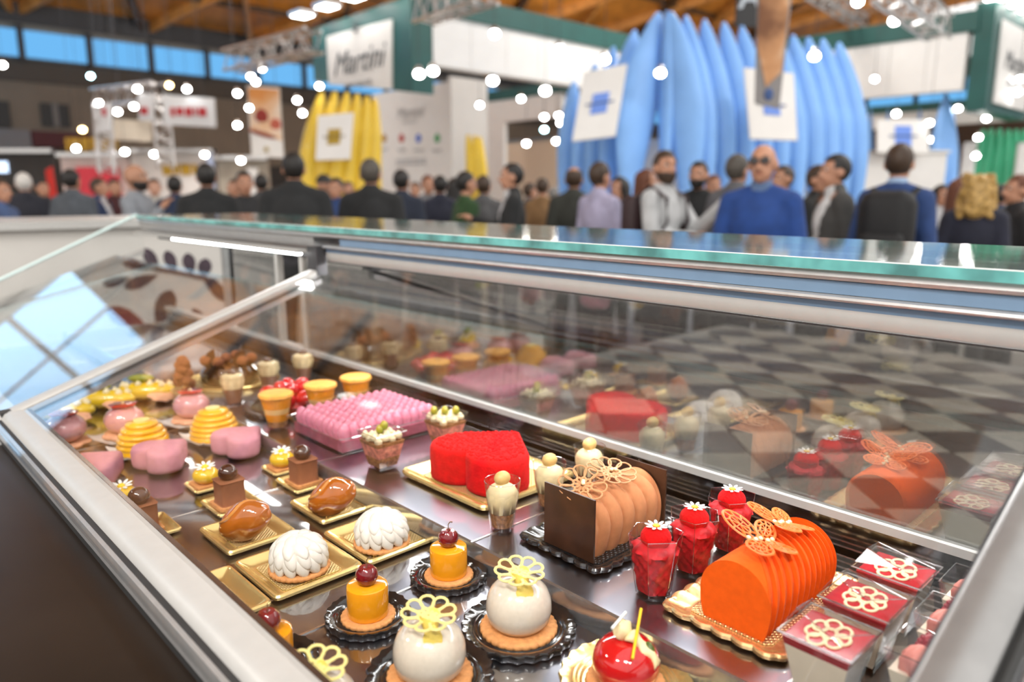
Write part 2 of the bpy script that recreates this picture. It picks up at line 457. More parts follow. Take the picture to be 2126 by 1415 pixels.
# white information wall with four coloured marks
X4 = 12.2
wa, wb = at(932, 300, X=X4), at(776, 300, X=X4)
wz = at(850, 183, X=X4).z
iw = thing('information_wall', 'tall white information wall with a row of four coloured marks', 'partition', (X4, wa.y, 0))
Lw = wb.y - wa.y
MB().box(0, .12, 0, Lw, 0, wz).build('front_panel', m_white, iw, smooth=False)
MB().box(0, 1.2, -.12, 0, 0, wz + .12).build('side_panel', m_white, iw, smooth=False)
text_mesh('Martini', .42, m_paletxt, iw, (-.02, Lw * .48, at(845, 235, X=X4).z), ROT_MX, shear=.35)
text_mesh('LINEA GELATO', .10, m_paletxt, iw, (-.02, Lw * .48, at(845, 254, X=X4).z), ROT_MX)
for px, col, nm in ((798, (.42, .23, .04), 'brown'), (834, (.5, .06, .05), 'red'), (869, (.07, .16, .62), 'blue'), (908, (.08, .36, .14), 'green')):
    p = at(px, 287, X=X4)
    MB().lathe([(.001, -.01), (.125, -.01), (.125, 0), (.001, .01)], 6).xf(Matrix.Rotation(-PI / 2, 4, 'Y')).build('round_mark', mat('print_' + nm, col, .6, noise=.15), iw, (-.012, p.y - wa.y, p.z))
    dashes(iw, (-.015, p.y - wa.y, p.z - .3), ROT_MX, m_paletxt, (.22, .1), .05)
for j, py in enumerate((332, 340)):
    dashes(iw, (-.015, Lw * .48, at(845, py, X=X4).z), ROT_MX, m_paletxt, (.12, .3, .2, .38, .15), .045)
# --- curved fins
def interp(t, tb):
    for (a, va), (c, vc) in zip(tb[:-1], tb[1:]):
        if t <= c: return va + (vc - va) * (t - a) / (c - a)
    return tb[-1][1]
FP = [(0, .42), (.35, .50), (.5, .80), (.65, 1.), (.8, .86), (.92, .58), (.98, .34), (1, .12)]
def fin(parent, base, top, width, thick, bulge, col, tw=0., n=26, nm='fin', prof=FP):
    """tall tapering blade from floor to tip, bellied outward"""
    base, top = Vector(base), Vector(top); rings = []
    side = Vector((CA, -SA, 0)) * math.cos(tw) + Vector((SA, CA, 0)) * math.sin(tw)
    dep = Vector((-side.y, side.x, 0))
    for i in range(n + 1):
        t = i / n
        c = base.lerp(top, t) + side * bulge * math.sin(PI * min(1, t * 1.02)) * 1.0
        w = width * interp(t, prof); th = thick * interp(t, prof)
        rings.append([c + side * w * .5 * math.cos(a) * (1 if abs(math.cos(a)) > .3 else 1.0) + dep * th * .5 * math.sin(a) for a in [2 * PI * k / 12 for k in range(12)]])
    o = parent.matrix_basis.inverted() if False else None
    mb = MB().loft(rings)
    L = parent.location
    mb.v = [(x - L.x, y - L.y, z - L.z) for x, y, z in mb.v]
    return mb.build(nm, col, parent, ang=60)
m_blue = mat('sky_blue_lacquer', (.22, .46, .90), .5, coat=.0, noise=.06, nscale=1.5)
m_yel = mat('lemon_yellow_lacquer', (.78, .53, .035), .45, coat=.15, noise=.06, nscale=1.5)
m_grn = mat('mint_green_lacquer', (.03, .40, .20), .45, coat=.15, noise=.06, nscale=1.5)
tw0 = at(1385, 400, d=12.6)
tow = thing('fin_pavilion', 'large sky blue pavilion of tall curved fins in the middle', 'pavilion', (tw0.x, tw0.y, 0))
BF = [(1172, 1192, 168, 14.6, -.05), (1196, 1236, 132, 14.2, -.10), (1222, 1274, 96, 13.8, -.14), (1256, 1318, 62, 13.4, -.18), (1322, 1368, 26, 12.8, -.30),
      (1386, 1384, 22, 12.6, 0), (1420, 1392, 24, 12.6, .22), (1456, 1424, 32, 12.75, .24), (1496, 1462, 40, 12.9, .24), (1536, 1503, 46, 13.05, .24), (1574, 1540, 54, 13.2, .24),
      (1610, 1577, 62, 13.35, .24), (1648, 1612, 68, 13.5, .24), (1686, 1646, 72, 13.65, .24), (1716, 1678, 77, 13.8, .24), (1744, 1708, 80, 13.95, .24), (1772, 1742, 88, 14.1, .24)]
for (xb, xt, yt, d, bl) in BF:
    p = at(xb, 400, d=d); p.z = 0
    fin(tow, p, at(xt, yt, d=d), {1386: .22, 1322: .86, 1420: .70, 1256: .62}.get(xb, .50), .34, bl, m_blue, tw=-.5 if xb > 1386 else .5)
# white core behind the fins
for (xa, xb2, d) in ((1185, 1370, 14.6), (1400, 1775, 14.6)):
    a, b = at(xa, 400, d=d + (.4 if xa < 1300 else -.9)), at(xb2, 400, d=d - (.9 if xa < 1300 else -.4))
    zc = at(1400, 292, d=14).z
    n = (b - a); n.z = 0; n.normalize(); k = Vector((n.y, -n.x, 0)) * -.06
    mb = MB().loft([[a.xy.to_3d() - tow.location, a.xy.to_3d() + k - tow.location, a.xy.to_3d() + k + Vector((0, 0, zc)) - tow.location, a.xy.to_3d() + Vector((0, 0, zc)) - tow.location],
                    [b.xy.to_3d() - tow.location, b.xy.to_3d() + k - tow.location, b.xy.to_3d() + k + Vector((0, 0, zc)) - tow.location, b.xy.to_3d() + Vector((0, 0, zc)) - tow.location]])
    mb.build('core_panel', m_white, tow, smooth=False)
def placard(corners, d, label, sq, name='square_placard', tcol=None, blue=(.16, .30, .80), dd=0., off=-.14):
    """white hanging board facing the hall, with a printed coloured square"""
    P = [at(x, y, d=d + dd * (i in (1, 2))) for i, (x, y) in enumerate(corners)]
    c = sum(P, Vector()) / 4
    n = (P[1] - P[0]).cross(P[3] - P[0]).normalized()
    if n.dot(Vector((0, 0, 1.45)) - c) < 0: n = -n
    t = thing(name, label, 'placard', c)
    MB().loft([[p - c for p in P], [p - c - n * .06 for p in P]]).build('board', m_white, t, smooth=False)
    u = (P[1] - P[0] + P[2] - P[3]) * .5; v = (P[3] - P[0] + P[2] - P[1]) * .5
    w = u.length * sq
    un, vn = u.normalized(), v.normalized()
    cc = n * .012 + vn * v.length * off * -.0
    MB().loft([[cc + un * a * w * .5 + vn * b * w * .62 for a, b in ((-1, -1), (1, -1), (1, 1), (-1, 1))], [cc - n * .01 + un * a * w * .5 + vn * b * w * .62 for a, b in ((-1, -1), (1, -1), (1, 1), (-1, 1))]]).build('printed_square', mat('square_' + str(blue), blue, .6, noise=.1), t, smooth=False)
    MB().loft([[n * .02 + un * a * w * .85 + vn * (b * w * .05) for a, b in ((-1, -1), (1, -1), (1, 1), (-1, 1))], [n * .012 + un * a * w * .85 + vn * (b * w * .05) for a, b in ((-1, -1), (1, -1), (1, 1), (-1, 1))]]).build('printed_line', mat('line_' + str(blue), tuple(c * .35 for c in blue), .6), t, smooth=False)
    return t
placard([(1212, 150), (1303, 132), (1278, 282), (1188, 293)], 12.4, 'white placard with a blue square on the left of the blue pavilion', .38)
placard([(1545, 140), (1648, 152), (1656, 291), (1558, 288)], 12.2, 'white placard with a blue square behind the brown hanging banner', .34)
# yellow fins
yw = at(700, 400, d=13.6); ypav = thing('fin_pavilion', 'yellow pavilion of curved fins beneath the green hanging sign', 'pavilion', (yw.x, yw.y, 0))
for (xb, xt, yt, d, bl) in ((640, 668, 190, 13.2, -.20), (664, 695, 190, 13.3, -.18), (690, 720, 192, 13.4, -.14), (716, 742, 195, 13.5, -.10), (744, 762, 200, 13.6, -.06), (768, 778, 205, 13.7, -.03)):
    p = at(xb, 400, d=d); p.z = 0
    fin(ypav, p, at(xt, yt, d=d), .36, .40, bl, m_yel, tw=.3, prof=[(0, .8), (.5, 1.), (.8, .85), (.95, .5), (1, .2)])
placard([(660, 240), (733, 233), (726, 330), (655, 332)], 12.9, 'white placard with a gold square on the yellow fins', .36, blue=(.42, .27, .02))
yw = at(988, 400, d=16.5); ypv = thing('fin_pavilion', 'small yellow fins showing right of the white information wall', 'pavilion', (yw.x, yw.y, 0))
for (xb, xt, yt) in ((975, 972, 280), (988, 986, 281), (1001, 996, 284)):
    p = at(xb, 400, d=16.5); p.z = 0
    fin(ypv, p, at(xt, yt, d=16.5), .26, .3, .06, m_yel, tw=-.2, prof=[(0, 1), (.7, .9), (.93, .6), (1, .3)])
# right: second canopy and its corner sign
X5 = 20.0
r0, r1 = at(2012, 60, X=X5), at(1735, 100, X=X5)
rz0 = at(2008, 185, X=X5).z; rz1 = at(2010, 66, X=X5).z
c2 = thing('canopy_fascia', 'white canopy fascia with green top edge right of the blue fins', 'canopy', (X5, r0.y, rz0))
Lr = r1.y - r0.y + 2; wp = Lr / 6
pm = MB().box(0, .3, .006, wp - .006, 0, rz1 - rz0).mesh('fascia_panel', m_white, False)
for i in range(6): obj('fascia_panel', pm, c2, (0, i * wp, 0))
MB().box(-.05, .5, -.2, Lr, rz1 - rz0, rz1 - rz0 + .45).build('top_edge', m_green, c2, smooth=False)
sx2 = at(2100, 100, Y=r0.y).x
s2 = thing('hanging_sign', 'dark green hanging sign box at the far right with white panel', 'sign', (X5, r0.y, rz0 - .15))
Hs = rz1 - rz0 + .75
MB().box(0, sx2 - X5, -.5, -.1, -.35, Hs).build('sign_box', m_green, s2, smooth=False)
MB().box(.45, sx2 - X5 - .35, -.56, -.52, -.15, Hs - .35).build('sign_panel', m_white, s2, smooth=False)
text_mesh('Martini', .62, m_greytxt, s2, ((sx2 - X5) / 2, -.575, Hs * .42), (PI / 2, 0, 0), shear=.35)
text_mesh('LINEA GELATO', .16, m_greytxt, s2, ((sx2 - X5) / 2, -.575, Hs * .18), (PI / 2, 0, 0))
for i, nm in enumerate(('nearest', 'second', 'third', 'fourth')):
    t = thing('floodlight', 'silver floodlight above the far right sign, %s in its row' % nm, 'lamp', (X5 + .5 + i * (sx2 - X5 - .9) / 3, r0.y - .5, rz0 - .1 + Hs), -PI / 2 + PI, 'floodlights on arms above the green signs')
    MB().tube([(0, -.5, -.1), (0, -.1, .04), (0, .25, .04)], .018, 6).build('arm', m_steel_dk, t)
    MB().box(-.28, .28, .22, .6, -.03, .06).build('housing', m_truss, t, smooth=False)
    MB().box(-.24, .24, .25, .57, -.036, -.03).build('lens', glow('flood_lens', (1, .97, .92), 14), t, smooth=False)
# lower canopy on the right with black aisle sign
lc = at(1900, 222, d=24); MBr = at(1780, 222, d=22)
c3 = thing('canopy_beam', 'dark green low canopy beam far right behind the fins', 'canopy', (26, at(2126, 212, X=26).y, 0))
MB().box(0, .4, 0, at(1775, 222, X=26).y - c3.location.y, at(1900, 230, X=26).z, at(1900, 214, X=26).z).build('beam_panel', m_green, c3, smooth=False)
MB().box(.05, .35, 0, at(1775, 222, X=26).y - c3.location.y, at(1900, 262, X=26).z, at(1900, 231, X=26).z).build('white_valance', m_white, c3, smooth=False)
def hang_sign(px0, py0, px1, py1, d, txt, size, label, rods=2.2):
    a, b = at(px0, py1, d=d), at(px1, py0, d=d)
    t = thing('aisle_sign', label, 'sign', a)
    t.rotation_euler[2] = -YAW
    w = (b - a).xy.length; h = b.z - a.z
    MB().box(0, w, 0, .08, 0, h).build('sign_board', m_black, t, smooth=False)
    text_mesh(txt, size, mat('sign_white_print', (.55, .6, .65), .6, noise=.03), t, (w * .5, -.012, h * .5), (PI / 2, 0, 0), thick=.01)
    for k in (.15, .85): MB().tube([(w * k, .04, h), (w * k, .04, h + rods)], .012, 6).build('hanger_rod', m_steel_dk, t)
    return t
hang_sign(1527, -60, 1612, 55, 14.0, 'A5', .62, 'black hanging aisle sign with A5 behind the brown banner')
hang_sign(1893, 135, 1982, 190, 19.0, 'A5', .62, 'black aisle sign hanging low under the right canopy')
# small blue fins and white placard at right, green fins
bw = at(1962, 400, d=18); bp = thing('fin_pavilion', 'small sky blue pavilion fins behind the man with backpack', 'pavilion', (bw.x, bw.y, 0))
for (xb, xt, yt, bl) in ((1950, 1963, 196, -.12), (1966, 1964, 190, .0), (1982, 1966, 196, .12)):
    p = at(xb, 400, d=18); p.z = 0
    fin(bp, p, at(xt, yt, d=18), .36, .3, bl, m_blue, tw=.2)
for (x0, x1) in ((1800, 1812), (1838, 1848), (1904, 1914)):
    p = at(x0 + 6, 400, d=20.5); p.z = 0
    fin(bp, p, at(x1 - 4, 225, d=20.5), .16, .2, 0, m_blue)
placard([(1822, 248), (1928, 248), (1928, 318), (1822, 316)], 17, 'white placard with blue square above the man with backpack', .32)
t = thing('booth_counter', 'white booth wall beneath the placard at right', 'partition', (at(1870, 400, d=17.6).x, at(1870, 400, d=17.6).y, 0), -YAW)
hw = at(1870, 318, d=17.6).z
MB().box(-1.1, 1.0, 0, .2, 0, hw).build('wall_panel', m_white, t, smooth=False)
MB().box(-1.15, 1.05, -.05, .25, hw, hw + .06).build('cap', m_alu, t, smooth=False)
gw = at(2080, 400, d=21); gp = thing('fin_pavilion', 'green pavilion of curved fins at the right edge', 'pavilion', (gw.x, gw.y, 0))
for (xb, xt, yt, bl) in ((2016, 2042, 268, -.12), (2038, 2058, 266, -.1), (2060, 2076, 266, -.06), (2082, 2094, 268, -.03), (2104, 2110, 268, 0), (2126, 2126, 268, .03), (2148, 2144, 270, .05)):
    p = at(xb, 400, d=21); p.z = 0
    fin(gp, p, at(xt, yt, d=21), .42, .36, bl, m_grn, tw=.3, prof=[(0, .8), (.5, 1.), (.8, .85), (.95, .5), (1, .2)])
for (xa, ya, xb, yb, d, lab) in ((2108, 300, 2150, 372, 20, 'white panel standing before the green fins at right edge'), (1996, 300, 2016, 372, 20, 'narrow white panel left of the green fins')):
    a, b = at(xa, yb, d=d), at(xb, ya, d=d)
    t = thing('white_board', lab, 'partition', (a.x, a.y, 0), -YAW)
    MB().box(0, (b - a).xy.length, 0, .1, 0, b.z).build('board', m_white, t, smooth=False)
    MB().box(-.02, (b - a).xy.length + .02, -.02, .12, b.z, b.z + .04).build('cap', m_alu, t, smooth=False)
# brown pastry banner
def nodes_banner(name, c1, c2, c3, sc):
    m = mat(name, c1, .7, noise=.01); nt = m.node_tree; p = nt.nodes['Principled BSDF']
    tc = nt.nodes.new('ShaderNodeTexCoord'); n = nt.nodes.new('ShaderNodeTexNoise'); n.inputs['Scale'].default_value = sc; n.inputs['Detail'].default_value = 4
    r = nt.nodes.new('ShaderNodeValToRGB'); e = r.color_ramp.elements
    e[0].position = .36; e[0].color = (*c1, 1); e[1].position = .64; e[1].color = (*c3, 1)
    k = e.new(.5); k.color = (*c2, 1)
    nt.links.new(tc.outputs['Object'], n.inputs['Vector']); nt.links.new(n.outputs['Fac'], r.inputs['Fac']); nt.links.new(r.outputs['Color'], p.inputs['Base Color'])
    return m
BD = 9.0
def quad_prism(pts, d, th):
    P = [at(x, y, d=d) for x, y in pts]; n = Vector((SA, CA, 0)) * th
    return MB().loft([P, [p + n for p in P]])
t = thing('hanging_banner', 'tapering brown pastry photo banner hanging before the blue pavilion', 'banner', at(1605, 223, d=BD))
def addq(par, nm, pts, d, th, m):
    mb = quad_prism(pts, d, th); L = par.location
    mb.v = [(x - L.x, y - L.y, z - L.z) for x, y, z in mb.v]
    return mb.build(nm, m, par, smooth=False)
addq(t, 'banner_sheet', [(1568, 214), (1618, 226), (1648, -40), (1574, -40)], BD, .03, mat('grey_banner_cloth', (.22, .21, .21), .7, noise=.05))
addq(t, 'printed_photo', [(1590, 180), (1622, 150), (1644, -38), (1578, -38), (1572, 90)], BD - .012, .01, nodes_banner('caramel_photo', (.16, .06, .02), (.50, .25, .11), (.68, .52, .38), 1.6))
c0 = at(1596, 196, d=BD - .012)
MB().ell((0, 0, 0), (.055, .01, .075), 12, 8).build('printed_emblem', mat('emblem_blue', (.04, .09, .25), .6, noise=.1), t, c0 - t.location, (0, 0, -YAW))
# hangers are added below
# orange and white photo banner at left
BD2 = 16.0
t = thing('hanging_banner', 'tall orange and white cake photo banner left of the yellow fins', 'banner', at(557, 327, d=BD2))
addq(t, 'banner_sheet', [(523, 325), (589, 328), (580, 182), (512, 177)], BD2, .04, m_white)
addq(t, 'printed_photo', [(521, 270), (585, 292), (579, 186), (514, 181)], BD2 - .015, .012, nodes_banner('fruit_cake_photo', (.72, .30, .08), (.80, .55, .35), (.85, .80, .74), 1.1))
for (bx_, by_, rx, rz, cc) in ((543, 242, .14, .16, (.32, .03, .02)), (572, 258, .12, .12, (.55, .12, .07)), (545, 278, .32, .05, (.30, .06, .03))):
    MB().ell((0, 0, 0), (rx, .012, rz), 12, 8).build('printed_fruit', mat('fruit_print' + str(bx_), cc, .6, noise=.2), t, at(bx_, by_, d=BD2 - .03) - t.location, (0, .3 if rz < .1 else 0, -YAW))
MB().ell((0, 0, 0), (.05, .01, .05), 8, 6).build('printed_emblem', mat('emblem_gold', (.4, .28, .03), .6), t, at(553, 310, d=BD2 - .02) - t.location, (0, 0, -YAW))
for k_ in (520, 572): MB().tube([at(k_, 181, d=BD2 + .02) - t.location, Vector((*(at(k_, 181, d=BD2 + .02) - t.location).xy, vz(at(k_, 181, d=BD2).y) - t.location.z))], .006, 5).build('hanger_cable', m_steel_dk, t)
# far left stands
def flat_panel(name, label, cat, pts, d, th, m, extra=None):
    P = [at(x, y, d=d) for x, y in pts]
    c = sum(P, Vector()) / len(P)
    t = thing(name, label, cat, c)
    addq(t, 'panel', pts, d, th, m)
    for k_ in (.2, .8):
        p = P[3].lerp(P[2], k_) + Vector((SA, CA, 0)) * th * .5; q = Vector((p.x, p.y, vz(p.y) - .1))
        MB().tube([p - c, q - c], .008, 5).build('hanger_cable', m_steel_dk, t)
    return t
m_grey_w = mat('pale_grey_cloth', (.62, .64, .66), .7, noise=.03)
t = flat_panel('hanging_sign', 'white hanging sign with red print over the far left stands', 'sign', [(340, 258), (447, 264), (444, 204), (337, 196)], 21.2, .08, m_grey_w)
dashes(t, at(391, 232, d=21.17) - t.location, (PI / 2, 0, -YAW), mat('red_print', (.55, .03, .04), .6, noise=.05), (.12, .2, .2, .08, .22), .24)
t = flat_panel('hanging_sign', 'narrow pale hanging sign on the truss column, far left', 'sign', [(204, 274), (228, 272), (228, 214), (206, 218)], 21.4, .08, m_grey_w)
dashes(t, at(216, 232, d=21.37) - t.location, (PI / 2, 0, -YAW), MATS['red_print'], (.12,), .22)
t = flat_panel('hanging_sign', 'pale hanging sign left of the red printed sign', 'sign', [(288, 250), (318, 252), (318, 196), (288, 192)], 21.0, .08, m_grey_w)
dashes(t, at(299, 230, d=20.97) - t.location, (PI / 2, 0, -YAW), MATS['red_print'], (.2,), .2)
flat_panel('hanging_screen', 'cream lit hanging panel between the two pale signs', 'panel', [(236, 290), (316, 294), (316, 252), (236, 246)], 23, .08, mat('cream_panel', (.85, .76, .62), .6))
truss(at(205, 205, d=23), at(332, 190, d=22), .5, 'horizontal silver truss carrying the far left signs')
truss(at(332, 200, d=22.8), at(345, 345, d=22.8), .45, 'upright silver truss column beside the red printed sign')
truss(at(212, 215, d=22.2), at(222, 360, d=22.2), .4, 'upright silver truss column under the narrow pale sign')
truss(at(480, 128, d=15), at(652, 84, d=13.5), .38, 'silver truss running left from the green sign')
truss(at(880, 22, d=11), at(1010, -26, d=9.5), .34, 'silver truss above the white canopy corner')
truss(at(1842, -30, d=13), at(1950, 58, d=16), .45, 'silver truss at upper right above the canopy')
truss(at(1690, -20, d=16), at(1790, 48, d=20), .30, 'thin silver truss left of the upper right truss')
# low stands at far left
def stand(label, x0, x1, ytop, d, m, name='market_stand'):
    a, b = at(x0, 400, d=d), at(x1, 400, d=d)
    h = at((x0 + x1) / 2, ytop, d=d).z
    t = thing(name, label, 'stand', (a.x, a.y, 0), -YAW)
    w = (b - a).xy.length
    MB().box(0, w, 0, .15, 0, h).build('back_panel', m, t, smooth=False)
    MB().box(-.03, w + .03, -.2, .2, h, h + .12).build('top_rail', m_alu, t, smooth=False)
    MB().box(0, w, -.9, -.3, 0, 1.0).build('counter', m_white, t, smooth=False)
    return t, w, h
m_pink = mat('pale_pink_panel', (.80, .66, .62), .6, noise=.05, nscale=2)
t, w, h = stand('pale pink market stand with gold ornaments and a red panel', 133, 272, 326, 24, m_pink)
dashes(t, (w * .5, -.02, h + .38), (PI / 2, 0, 0), mat('gold_letters', (.55, .32, .02), .5, noise=.1), (.1, .3, .22, .35, .15, .3), .42, 'gold_ornament')
MB().box(w * .24, w * .86, -.12, -.02, h * .3, at(200, 347, d=24).z).build('red_panel', mat('coral_red', (.75, .05, .08), .5, noise=.15, nscale=3), t, smooth=False)
t, w, h = stand('white market stand with gold ornaments right of the pink stand', 278, 450, 318, 24, mat('warm_white_panel', (.82, .77, .73), .6, noise=.05, nscale=2))
dashes(t, (w * .58, -.02, at(375, 352, d=24).z), (PI / 2, 0, 0), MATS['gold_letters'], (.3, .2, .3, .15), .34, 'gold_ornament')
MB().box(w * .93, w, -.14, 0, 0, h + .05).build('blue_post', mat('pale_blue_post', (.55, .65, .9), .5), t, smooth=False)
t, w, h = stand('dim beige market stand right of the white stand', 455, 560, 332, 24, mat('beige_panel', (.42, .37, .30), .6, noise=.1, nscale=2))
MB().box(w * .6, w * .8, -.1, 0, 0, h * .9).build('lit_panel', m_white, t, smooth=False)
t = thing('feather_flag', 'narrow red flag standing at the far left', 'flag', at(102, 400, d=20))
t.location.z = 0
MB().tube([(0, 0, 0), (0, 0, at(102, 345, d=20).z)], .02, 6).build('pole', m_steel_dk, t)
mb = MB().loft([[(-.02, -.02, 1.2), (.2, -.02, 1.2), (.2, .02, 1.2), (-.02, .02, 1.2)], [(-.02, -.02, 2.05), (.16, -.02, 2.15), (.16, .02, 2.15), (-.02, .02, 2.05)]]); mb.build('flag_cloth', mat('signal_red', (.7, .03, .02), .6, noise=.1), t, rot=(0, 0, -YAW), smooth=False)
t, w, h = stand('dark stand with a small lit screen at the left edge', -60, 122, 318, 24.5, m_wall_dk)
MB().box(w * .25, w * .46, -.06, 0, at(10, 362, d=27).z, at(10, 342, d=27).z).build('lit_screen', glow('blue_white_screen', (.6, .75, 1), 1.6), t, smooth=False)

# ------------------------------------------------------------------ spotlights of the stands
def spot_proto(name, col, st):
    t = thing(name, 'x', 'lamp')
    MB().lathe([(.03, .13), (.05, .12), (.075, .02), (.08, -.02), (.074, -.02), (.068, .01), (.001, .012)], 14).build('housing', m_truss, t)
    MB().lathe([(.001, -.022), (.066, -.02), (.066, .0), (.001, .002)], 14).build('lens', glow(name + '_lens', col, st), t)
    MB().tube([(0, 0, 0), (0, 0, .22)], .005, 6).build('hanger', m_steel_dk, t)
    return t
W_ = (1, .98, .94)
SP_ = [('white', [(5, 134, 24, 'at the left edge under the high windows'), (285, 184, 21, 'above the pale sign left of the red printed sign'), (388, 184, 21, 'just above the red printed sign'), (493, 193, 22, 'upper one left of the orange cake banner'),
        (517, 223, 15.5, 'overlapping the left edge of the orange cake banner'), (493, 259, 22, 'lower one left of the orange cake banner'), (205, 213, 22, 'above the narrow pale sign'), (244, 231, 22, 'left one of two above the cream hanging panel'),
        (278, 220, 22, 'right one of two above the cream hanging panel'), (158, 307, 23, 'on the left of the gold ornaments of the pink stand'), (259, 314, 23, 'on the right of the gold ornaments of the pink stand'),
        (544, 141, 18, 'topmost of three under the silver truss by the windows'), (521, 158, 16.6, 'left one of three under the silver truss by the windows'), (531, 169, 19.6, 'lowest of three under the silver truss by the windows'),
        (663, 178, 13, 'under the left end of the green script sign'), (617, 207, 20, 'upper one left of the yellow fins'), (628, 234, 18, 'lower one left of the yellow fins'), (320, 319, 23, 'on the white stand, left of its ornaments'), (425, 320, 23, 'on the right end of the white stand'), (500, 332, 23, 'on the beige stand'),
        (1027, 69, 11.6, 'largest on the long white canopy fascia'), (1162, 101, 13.0, 'middle one on the long white canopy fascia'), (1255, 122, 13.6, 'at the fin end of the long white canopy fascia'),
        (870, 152, 12.0, 'left one above the information wall'), (899, 146, 12.4, 'right one above the information wall'), (1023, 166, 15.5, 'first of four inside the canopy from the left'), (1132, 187, 15.5, 'rightmost inside the canopy'), (1082, 204, 16.4, 'beneath the inner green edge'), (996, 217, 16.4, 'at the left end of the inner green edge'),
        (1130, 242, 17.5, 'left one of the cluster above the doorway'), (1160, 239, 17.5, 'upper right one of the cluster above the doorway'), (1164, 254, 17.8, 'lower right one of the cluster above the doorway'), (1093, 297, 19, 'left one inside the cream booth'), (1155, 292, 19, 'right one inside the cream booth'),
        (1371, 150, 12.1, 'at the peak of the blue pavilion'), (1691, 115, 12.4, 'high on the right blue fins'), (1781, 2, 14, 'at the top edge near the upper right truss'), (1857, 42, 15, 'above the green edge of the right canopy'),
        (1816, 163, 17, 'under the left end of the right canopy'), (1861, 235, 19, 'above the right white placard'), (1891, 182, 21, 'on the low aisle sign'), (1989, 224, 18, 'right of the small blue fins tip'), (1930, 254, 17, 'left of the small blue fins'), (2048, 245, 19, 'below the far right sign'),
        (2113, 191, 18, 'lower one at the right edge'), (2118, 163, 18, 'upper one at the right edge'), (2031, 284, 19.5, 'before the green fins, upper one'), (2026, 323, 19.5, 'before the green fins, lower one'), (1936, 289, 18.5, 'small one beside the small blue fins')]),
       ('teal', [(188, 157, 30, 'shining on the beige wall at left'), (1130, 268, 19, 'inside the doorway')]), ('warm', [(351, 176, 26, 'left of the red printed sign top'), (171, 268, 26, 'beside the dark red balcony')])]
for kind, lst in SP_:
    pr = spot_proto('spotlight', {'white': W_, 'teal': (.55, .9, 1), 'warm': (1, .72, .35)}[kind], 45 if kind == 'white' else 22)
    for o in kids(pr):
        if o.name.startswith('lens'): o.data.materials[0].name = kind + '_spot_lens'
    if kind != 'white':
        for o in kids(pr):
            if o.name.startswith('lens'): o.data.materials[0] = glow(kind + '_lens', {'teal': (.5, .9, 1), 'warm': (1, .7, .3)}[kind], 22)
    pr['group'] = 'stand spotlights'
    r = spread(pr, [(at(x, y, d=d), 'round %s spotlight %s' % (kind, lab)) for (x, y, d, lab) in lst])
    for o, (x, y, d, lab) in zip(r, lst):
        big = kind == 'white' and d < 15.6 and x > 850 and d > 10
        s = min(d / 13.0 * (1.15 if big else .72), 1.5)
        tocam = (Vector((0, 0, CAM_H)) - o.location).normalized()
        q = (tocam * .85 + Vector((0, 0, -.8))).normalized()      # aimed down into the aisle
        for ch in kids(o):
            if ch.name.startswith('hanger'): ch.scale = (1, 1, max(1, (vz(o.location.y) - o.location.z - .1) / .22)); ch.location = (0, 0, .05); continue
            ch.rotation_mode = 'QUATERNION'; ch.rotation_quaternion = (-q).to_track_quat('Z', 'Y'); ch.scale = (s, s, s)
# ================================================================== THE DISPLAY CASE
m_steel = mat('brushed_steel', (.44, .44, .44), .36, .55, noise=.05, nscale=60)
m_rail = mat('satin_white_aluminium', (.46, .455, .44), .42, .25, noise=.02, nscale=50)
m_deck = mat('polished_dark_deck', (.185, .19, .225), .08, 1., noise=.05, nscale=8)
_p = m_deck.node_tree.nodes['Principled BSDF']      # polished coat over brushed dark steel
_p.inputs['Roughness'].default_value = .30; _p.inputs['Coat Weight'].default_value = 1.0; _p.inputs['Coat IOR'].default_value = 2.6; _p.inputs['Coat Roughness'].default_value = .03
m_deck_edge = mat('bright_deck_edge', (.7, .69, .67), .25, 1., noise=.02)
m_riser = mat('clear_acrylic_riser', (.42, .43, .45), .12, .85, noise=.05)
m_ledge = mat('dark_brown_smoked_glass', (.016, .011, .008), .3, spec=.12, coat=.0, noise=.2, nscale=6)
m_bluepl = mat('slate_blue_strip', (.15, .235, .35), .42, noise=.03, nscale=30)
m_gap = mat('dark_seal', (.02, .02, .02), .6, noise=.1)
m_lid = glass('lid_glass', (.985, .99, .99), .0, 1.27)
m_pane = glass('rear_pane_glass', (.80, .81, .80), .26, 1.5)
m_shelf = glass('shelf_glass', (.80, .93, .91), .02, 1.5, rough=.06, haze=.10, hazecol=(.75, .8, .78))
m_shelf_edge = mat('green_glass_edge', (.10, .34, .33), .12, coat=.5, noise=.45, nscale=16)
m_led = glow('led_tube', (1, .985, .96), 22)
case = thing('display_case', 'long glass and steel pastry display case with sloping lids', 'display case', (0, 0, 0))
U0, UA, U1 = -.45, 1.45, 2.62       # near end, joint between the modules, far end
XR = .865                           # rear pane
def cbox(nm, m, x0, x1, y0, y1, z0, z1, sm=False): return MB().box(x0, x1, y0, y1, z0, z1).build(nm, m, case, smooth=sm)
cbox('body', mat('body_panel', (.05, .045, .04), .4, noise=.1), .20, 1.10, U0, U1, 0, .96)
